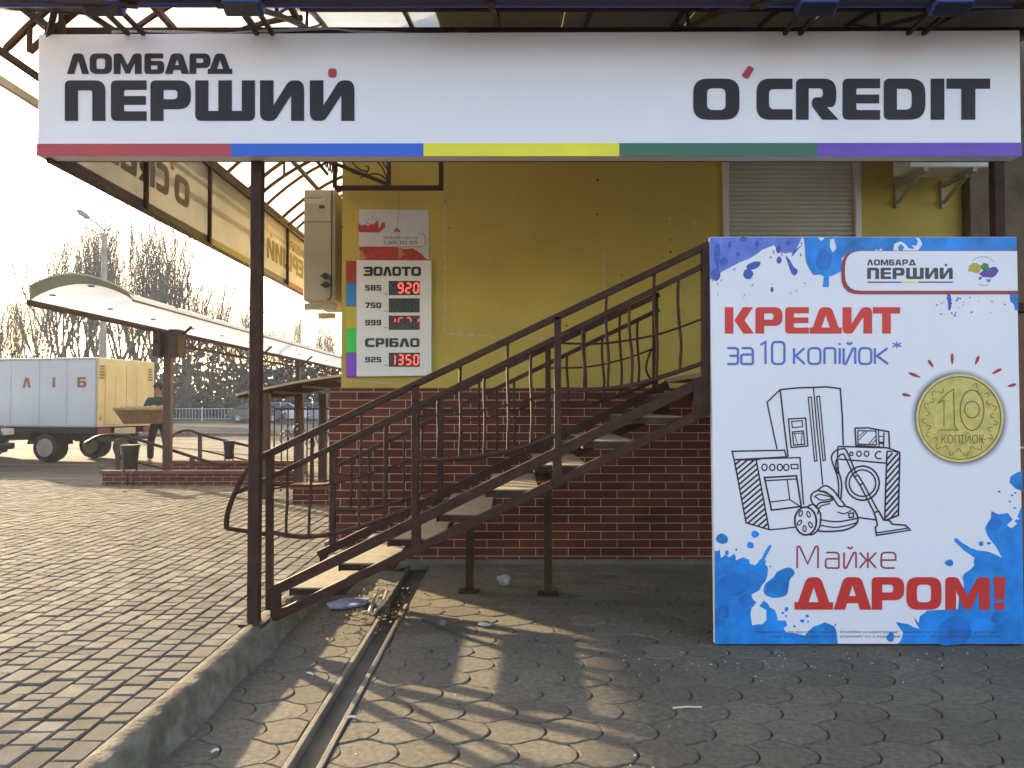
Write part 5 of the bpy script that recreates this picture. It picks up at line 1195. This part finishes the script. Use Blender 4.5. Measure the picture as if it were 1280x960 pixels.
PE = [(0,1),(1,2),(2,3),(3,4),(4,5),(5,6),(6,7),(0,8),(8,9),(9,10),(10,11),(0,12),(12,13),(13,14),(14,15),(2,16),(16,17),(17,18),(18,19),(2,20),(20,21),(21,22),(22,23)]
n0 = len(PX)
for s, hnd in ((-1, 19), (1, 23)):           # fingers curled under the basket rim, thumb above
    bx_ = Vector((.38*s, -.38, 1.05))
    for k in range(4):
        a = bx_ + Vector((.0, -.02-.022*k+.03, -.02)); c_ = len(PX); PX += [(tuple(a + Vector((-.01*s, -.03, -.012))), .0095), (tuple(a + Vector((-.04*s, -.045, -.03))), .009), (tuple(a + Vector((-.07*s, -.04, -.022))), .008)]; PE += [(hnd, c_), (c_, c_+1), (c_+1, c_+2)]
    c_ = len(PX); PX += [(tuple(bx_ + Vector((-.02*s, -.015, .035))), .011), (tuple(bx_ + Vector((-.05*s, -.03, .045))), .010)]; PE += [(hnd, c_), (c_, c_+1)]
body = skin('body', PX, PE, sk_m, pr, 1)
m = MB()                                      # facial features
bpy_o = Vector((q.x, q.y, .13)); W = lambda x, y, z: bpy_o + Vector((x, y, z))
m.lathe(W(-.03, -.135, 1.665), [(.002,-.006),(.012,0),(.002,.008)], 8, 'Y'); m.lathe(W(.03, -.135, 1.665), [(.002,-.006),(.012,0),(.002,.008)], 8, 'Y'); ey_ = m.build('eyes', black, pr)
m = MB(); m.add([W(-.012,-.128,1.625), W(.012,-.128,1.625), W(0,-.162,1.628), W(0,-.130,1.675)], [(0,1,2),(0,2,3),(1,3,2),(0,3,1)]); m.build('nose', sk_m, pr)
m = MB(); m.bar(W(-.022,-.127,1.597), W(.022,-.127,1.597), .008, .008); m.build('mouth', M('lips', (.22,.08,.07), .6), pr)
for s in (-1, 1): m = MB(); m.lathe(W(.079*s, -.03, 1.655), [(.004,-.01),(.022,0),(.004,.01)], 10, 'X'); m.build('ear', sk_m, pr, smooth=True)
skin('trousers', [((0,.02,.93),(.17,.13)),((-.10,.01,.86),.105),((-.13,-.11,.50),.085),((-.14,-.09,.10),.072),((.10,.01,.86),.105),((.12,.09,.50),.085),((.13,.24,.16),.075),((0,.01,1.04),(.16,.12))], [(0,1),(1,2),(2,3),(0,4),(4,5),(5,6),(0,7)], tr_m, pr)
skin('jacket', [((0,.01,1.0),(.185,.14)),((0,.0,1.16),(.175,.135)),((0,-.01,1.36),(.19,.135)),((0,-.02,1.47),(.10,.09)),((0,-.02,1.51),(.075,.075)),((-.21,-.01,1.41),.085),((-.31,-.05,1.16),.068),((-.36,-.26,1.07),.052),((.21,-.01,1.41),.085),((.31,-.05,1.16),.068),((.36,-.26,1.07),.052)], [(0,1),(1,2),(2,3),(3,4),(2,5),(5,6),(6,7),(2,8),(8,9),(9,10)], jk, pr)
for s, yb in ((-1, -.09), (1, .25)):
    x = .142*s; z = 0 if s < 0 else .015
    skin('shoe', [((x, yb+.02, .055+z), .05), ((x, yb-.08, .045+z), .048), ((x, yb-.17, .035+z), .038)], [(0,1),(1,2)], sh_m, pr)
m = MB(); m.lathe(W(0, -.045, 1.70), [(.090,0),(.099,.01),(.098,.05),(.075,.085),(.03,.10)], 18); m.add([W(-.08,-.12,1.705), W(.08,-.12,1.705), W(.06,-.20,1.695), W(-.06,-.20,1.695), W(-.08,-.12,1.717), W(.08,-.12,1.717), W(.06,-.20,1.706), W(-.06,-.20,1.706)], [(3,2,1,0),(4,5,6,7),(0,1,5,4),(1,2,6,5),(2,3,7,6),(3,0,4,7)]); m.build('cap', cap_m, pr, smooth=True)
m = MB(); m.lathe(W(0, -.03, 1.655), [(.080,-.03),(.086,0),(.092,.05)], 18); m.build('hair', M('dark_hair', (.02,.015,.012), .8), pr, smooth=True)
bo = W(-.10, -.56, 1.02); bk_ = thing('bread_basket', 'wide shallow wooden basket held in front of the walker', 'basket', bo[:])
wood = M('honey_wood', (.17, .092, .028), .7, .25, 12)
def tray(x, y, z): return bo + Vector((x, y, z))
T0 = [(-.34,-.16,-.12),(.34,-.16,-.12),(.34,.16,-.12),(-.34,.16,-.12)]; T1_ = [(-.52,-.24,.20),(.50,-.24,.20),(.50,.24,.20),(-.52,.24,.20)]
m = MB()
for sc_, inn in ((1, 0), (.94, 1)): m.add([tray(x*sc_, y*sc_, z+.02*inn) for x, y, z in T0+T1_], [(3,2,1,0),(0,1,5,4),(1,2,6,5),(2,3,7,6),(3,0,4,7)])
m.build('basket_body', wood, bk_, recalc=False)
m = MB()
for a, b_ in zip(T1_, T1_[1:]+T1_[:1]): m.bar(tray(*a), tray(*b_), .045, .05)
m.build('rim', M('pale_wood', (.36, .25, .11), .7, .2, 12), bk_, bevel=.008)
crust = M('bread_crust', (.38, .26, .13), .75, .3, 10)
for k in range(7):
    c = tray(-.40+.13*k, random.uniform(-.08,.08), .19+random.uniform(0,.03)); m = MB(); m.lathe(c, [(.01,-.15),(.05,-.12),(.065,0),(.05,.12),(.01,.15)], 10, 'Y')
    tag(m.build('bread_loaf', crust, loc=c[:], smooth=True), 'pale crusty loaf lying in the basket the walker carries', 'bread', 'loaves in the basket')

# ---------------------------------------------------------------- street lamp, fence, trees
q = P(128, 480, 30); sl = thing('street_lamp', 'tall grey concrete street lamp standing behind the bread van', 'street lamp', (q.x, 30, .13))
zt_ = P(128, 292, 30).z; m = MB(); m.tube([(q.x, 30, .13), (q.x, 30, zt_)], .15, 10, r1=.10); m.build('pole', M('pale_concrete', (.30,.285,.26), .85, .2, 2), sl, smooth=True)
la = P(97, 263, 30); m = MB(); m.tube(smoothpath([(q.x, 30, zt_-.1), (q.x-.05, 30, zt_+.15), tuple(P(116, 276, 30)), tuple(P(106, 268, 30))], 5), .035, 7); m.build('arm', steel, sl, smooth=True)
m = MB(); m.tube([P(111, 272.5, 30), P(108, 270.5, 30), P(100, 265, 30), P(96, 262.5, 30)], [.05,.11,.12,.05], 8); m.build('lamp_head', M('lamp_grey', (.25,.25,.26), .5), sl, smooth=True)
wf = thing('white_fence', 'low white metal fence along the far side of the road', 'fence', (-24, 62, .2))
wfm = M('white_fence_paint', (.42,.43,.42), .6, .1, 2); m = MB()
m.bar((-60, 62, 1.18), (-8, 62, 1.18), .05, .05); m.bar((-60, 62, .40), (-8, 62, .40), .05, .05); m.build('rail', wfm, wf)
for k in range(14): x = -60+k*4; m = MB(); m.box(x-.05, x+.05, 61.95, 62.05, .2, 1.3); m.build('post', wfm, wf)
m = MB()
for k in range(208): x = -60+k*.25; m.box(x-.012, x+.012, 61.99, 62.01, .42, 1.16)
o = m.build('fence_bars', wfm, wf); o['kind'] = 'stuff'
def limb(m, p, d, L_, r_, lvl, rng, up):
    n = 4 if lvl < 2 else 3; pts = [p]; q = p.copy(); dd = d.copy()
    for i in range(n):
        dd = (dd + Vector((rng.gauss(0,.12), rng.gauss(0,.12), up*.25))).normalized(); q = q + dd*L_/n; pts.append(q.copy())
    m.tube(pts, r_, 5 if lvl < 2 else 3, r1=r_*.35)
    if lvl >= 4: return
    k = (9, 8, 6, 3)[lvl]
    for i in range(k):
        t = .25+.75*(i+rng.random())/k; a = pts[min(n-1, int(t*n))].lerp(pts[min(n, int(t*n)+1)], t*n % 1)
        az = rng.random()*6.283; sp_ = rng.uniform(.25, .65) if lvl else rng.uniform(.5, 1.0)
        nd = (dd + Vector((math.cos(az)*sp_, math.sin(az)*sp_, rng.uniform(0, .35)))).normalized()
        limb(m, a, nd, L_*rng.uniform(.42, .68), r_*.42*(1-.3*t)+.004, lvl+1, rng, up)
protos = []
for k in range(4):
    rng = random.Random(20+k); t = thing('bare_tree', 'x', 'tree', (0, 0, 0))
    m = MB(); h = 4.2; m.tube([(0,0,0),(.1,0,h*.5),(0,.1,h)], .26, 8, r1=.19); m.build('trunk', bark, t, smooth=True)
    m = MB()
    for i in range(7):
        az = i*.9+rng.random(); z = rng.uniform(2.6, 4.2)
        limb(m, Vector((0,0,z)), Vector((math.cos(az)*.5, math.sin(az)*.5, 1)).normalized(), rng.uniform(4.6, 7.4), .085, 1, rng, .8)
    m.build('crown', bark, t, recalc=False); protos.append(t)
used = [False]*4
# photo x, distance, height factor of a 12 m tree
tl_ = [(-15,60,.80),(22,66,.75),(55,58,.98),(78,60,1.22),(100,62,1.18),(118,64,1.2),(150,58,1.16),(170,60,1.2),(192,62,1.16),(214,64,1.15),(236,66,1.12),(262,74,.98),(288,78,.9),(305,84,.9),(338,88,.85),(360,92,.85),(385,96,.85),(408,100,.9),(428,92,.8),(10,80,.9),(40,84,1.0),(130,88,1.2),(182,90,1.2),(228,92,1.1),(275,98,1.0),(322,104,.95),(-50,64,1.0),(-90,66,1.0)]
lab_tree = 'bare leafless tree with upright twigs in the row behind the far white fence'
rt = random.Random(3)
for i, (px, Y, s) in enumerate(tl_):
    k = i % 4; t0 = protos[k]; x = (px-640)/F*Y
    if not used[k]: t = t0; used[k] = True
    else:
        t = t0.copy(); COL.objects.link(t)
        for c_ in t0.children: d_ = c_.copy(); COL.objects.link(d_); d_.parent = t
    t.location = (x, Y, .15); t.rotation_euler.z = rt.random()*6.28; t.scale = (s, s, s*rt.uniform(.95, 1.05))
    t['label'] = lab_tree; t['group'] = 'bare trees behind the far fence'
for (x, y, s, l) in ((-19.5, 19.0, 1.0, 'bare tree close by on the left, casting dappled shade over the paving'), (-16.8, 12.6, .85, 'smaller bare tree close by on the left, nearest to the shop')):
    t0 = protos[1]; t = t0.copy(); COL.objects.link(t)
    for c_ in t0.children: d_ = c_.copy(); COL.objects.link(d_); d_.parent = t
    t.location = (x, y, .13); t.scale = (s,)*3; t['label'] = l; t['group'] = 'bare trees by the paving'
# undergrowth behind the fence that reads as one mass
m = MB(); rt = random.Random(9)
for _ in range(36000):
    x = rt.uniform(-75, -12); y = rt.uniform(66, 80); top_ = 4.8+2.2*noise.noise((x*.13, y*.1, 0))+1.2*noise.noise((x*.4, 2, 1)); z = .2+top_*rt.random()**1.25
    if top_ < .5: continue
    u = Vector((rt.gauss(0,1), rt.gauss(0,1), rt.gauss(0,1.3))).normalized()*rt.uniform(.12,.38); v = u.orthogonal().normalized()*rt.uniform(.03,.22); p = Vector((x, y, z)); m.add([p-u, p+v, p+u, p-v], [(0,1,2,3)])
tag(m.build('undergrowth', M('winter_thicket', (.040,.037,.028), .95, .3, .5, island=.4), loc=(-40, 70, .2), recalc=False), 'dark tangled winter undergrowth behind the far white fence', 'undergrowth', kind='stuff')

# ---------------------------------------------------------------- litter on the ground
pw = M('white_paper', (.60,.60,.58), .7, .1, 20)
def flat(pts, z, th, name, mat, label, cat, group=None):
    m = MB(); m.prism([pts], lambda x, y, d: (x, y, z+d+.004*math.sin(x*60+y*40)), 0, th); cx, cy = pts[0]
    return tag(m.build(name, mat, loc=(cx, cy, z)), label, cat, group)
def gp(px, py): v = PG(px, py, .004); return (v.x, v.y)
flat([gp(408,757),gp(430,750),gp(462,751),gp(458,758),gp(432,762),gp(412,763)], .012, .012, 'paper_packet', M('blue_white_packet', (.22,.27,.45), .5, .5, 25), 'crumpled blue and white packet lying under the foot of the stairs', 'packet')
m = MB(); m.tube(smoothpath([(*gp(462,768),.02),(*gp(470,752),.05),(*gp(482,745),.045),(*gp(478,758),.03),(*gp(468,768),.02)],5), .012, 6)
tag(m.build('plastic_strip', M('dirty_white_plastic', (.42,.40,.36), .5, .2, 20), loc=(*gp(470,758), .02), smooth=True), 'bent dirty white plastic strip beside the blue packet', 'plastic strip')
def lump(px, py, r_, name, mat, label, cat, sq=.5, g=0, seed=1):
    c = PG(px, py, g); bm = bmesh.new(); bmesh.ops.create_icosphere(bm, subdivisions=2, radius=r_)
    for v in bm.verts: v.co *= 1+.35*noise.noise(v.co*(1.7/r_)+Vector((seed*7.3,0,0))); v.co.z = v.co.z*sq
    zmin = min(v.co.z for v in bm.verts)
    for v in bm.verts: v.co.z -= zmin
    me = bpy.data.meshes.new(name); bm.to_mesh(me); bm.free(); me.materials.append(mat); o = bpy.data.objects.new(name, me); COL.objects.link(o); o.location = c
    return tag(o, label, cat)
stn = M('grey_stone', (.17,.16,.145), .9, .3, 30, .5, 60)
lump(495, 712, .11, 'stone', stn, 'grey stone lump lying in the shade behind the foot of the stairs', 'stone', .55, 0, 2)
lump(630, 733, .055, 'plastic_bag', M('clear_film', (.32,.31,.29), .3, .2, 20), 'crumpled pale plastic bag between the two stair legs', 'plastic bag', .8, 0, 3)
lump(607, 782, .05, 'plastic_bag', bpy.data.materials['clear_film'], 'flattened pale plastic scrap on the tiles below the left stair leg', 'plastic bag', .25, 0, 4)
def stick(px0, py0, px1, py1, r_, name, mat, label, cat, group=None):
    a, b_ = PG(px0, py0, r_+.004), PG(px1, py1, r_+.004); m = MB(); m.tube([a, a.lerp(b_,.5)+Vector((0,0,.004)), b_], r_, 7); return tag(m.build(name, mat, loc=a[:], smooth=True), label, cat, group)
stick(841,885,877,884,.005,'straw', M('pale_straw', (.55,.50,.38), .7), 'pale straw lying on the tiles left of the board', 'straw')
stick(528,775,584,797,.007,'twig', bark, 'dark twig lying across the sunlit tiles', 'twig')
lump(553, 782, .022, 'pebble', stn, 'dark pebble on the twig in the sunlit patch', 'pebble', .8, .01, 5)
butt = M('butt_white', (.65,.62,.56), .8, .1, 30)
for px0, py0, dx, dy, lab in ((264,940,9,-3,'white cigarette butt in the bottom left of the wavy tiles'),(434,897,11,-1,'white cigarette butt on the right rim of the drain channel'),(384,841,7,2,'white cigarette butt on the tiles between kerb and drain')):
    stick(px0,py0,px0+dx,py0+dy,.0055,'cigarette_butt',butt,lab,'cigarette butt')
m = MB(); rt = random.Random(4)
for _ in range(110):
    if rt.random() < .65: px, py = rt.gauss(960,120), 812+abs(rt.gauss(0,1))*20
    elif rt.random() < .5: px, py = rt.uniform(420,900), rt.uniform(715,960)
    else: px, py = rt.uniform(395,500), rt.uniform(740,800)
    c = PG(px, py, .004); s = rt.uniform(.002,.0065)
    if -.93 < c.x < -.7: continue
    a = rt.random()*6.28; m.add([c+Vector((math.cos(a+t)*s*rt.uniform(.5,1.3), math.sin(a+t)*s, 0)) for t in (0,1.6,3.1,4.7)] + [c+Vector((0,0,s*.7))], [(0,1,4),(1,2,4),(2,3,4),(3,0,4)])
tag(m.build('litter_crumbs', pw, loc=(1,4.5,0), recalc=False), 'scattered tiny white crumbs on the tiles in front of the board', 'crumbs', kind='stuff')
m = MB()
for _ in range(420):
    px, py = 455+rt.gauss(0,34), 752+rt.gauss(0,18); c = PG(px, py, .012+rt.random()*.01)
    if c.y > 6.4 or c.x < -1.34: continue
    u = Vector((rt.gauss(0,1),rt.gauss(0,1),rt.gauss(0,.25))).normalized()*rt.uniform(.004,.022); v = u.orthogonal().normalized()*rt.uniform(.002,.011); m.add([c-u,c+v,c+u,c-v],[(0,1,2,3)])
tag(m.build('leaf_litter', M('leaf_litter_brown', (.17,.12,.055), .9, .3, 10, island=.5), loc=(-.9,5.6,0), recalc=False), 'dry leaf litter gathered at the end of the drain under the stairs', 'leaf litter', kind='stuff')

# ---------------------------------------------------------------- haze
m = MB(); m.box(-460, 460, -70, 710, -1.2, 20.5)
hz = tag(m.build('haze', None, loc=(0, 300, -1.2)), 'thin pale evening haze over the whole place', 'haze', kind='stuff')
hm_ = bpy.data.materials.new('haze'); hm_.use_nodes = True; n = hm_.node_tree.nodes; n.remove(n['Principled BSDF'])
vo = n.new('ShaderNodeVolumePrincipled'); vo.inputs['Color'].default_value = (.70, .82, 1, 1); vo.inputs['Density'].default_value = .0007; vo.inputs['Anisotropy'].default_value = .35
hm_.node_tree.links.new(vo.outputs[0], n['Material Output'].inputs['Volume']); hz.data.materials.append(hm_)
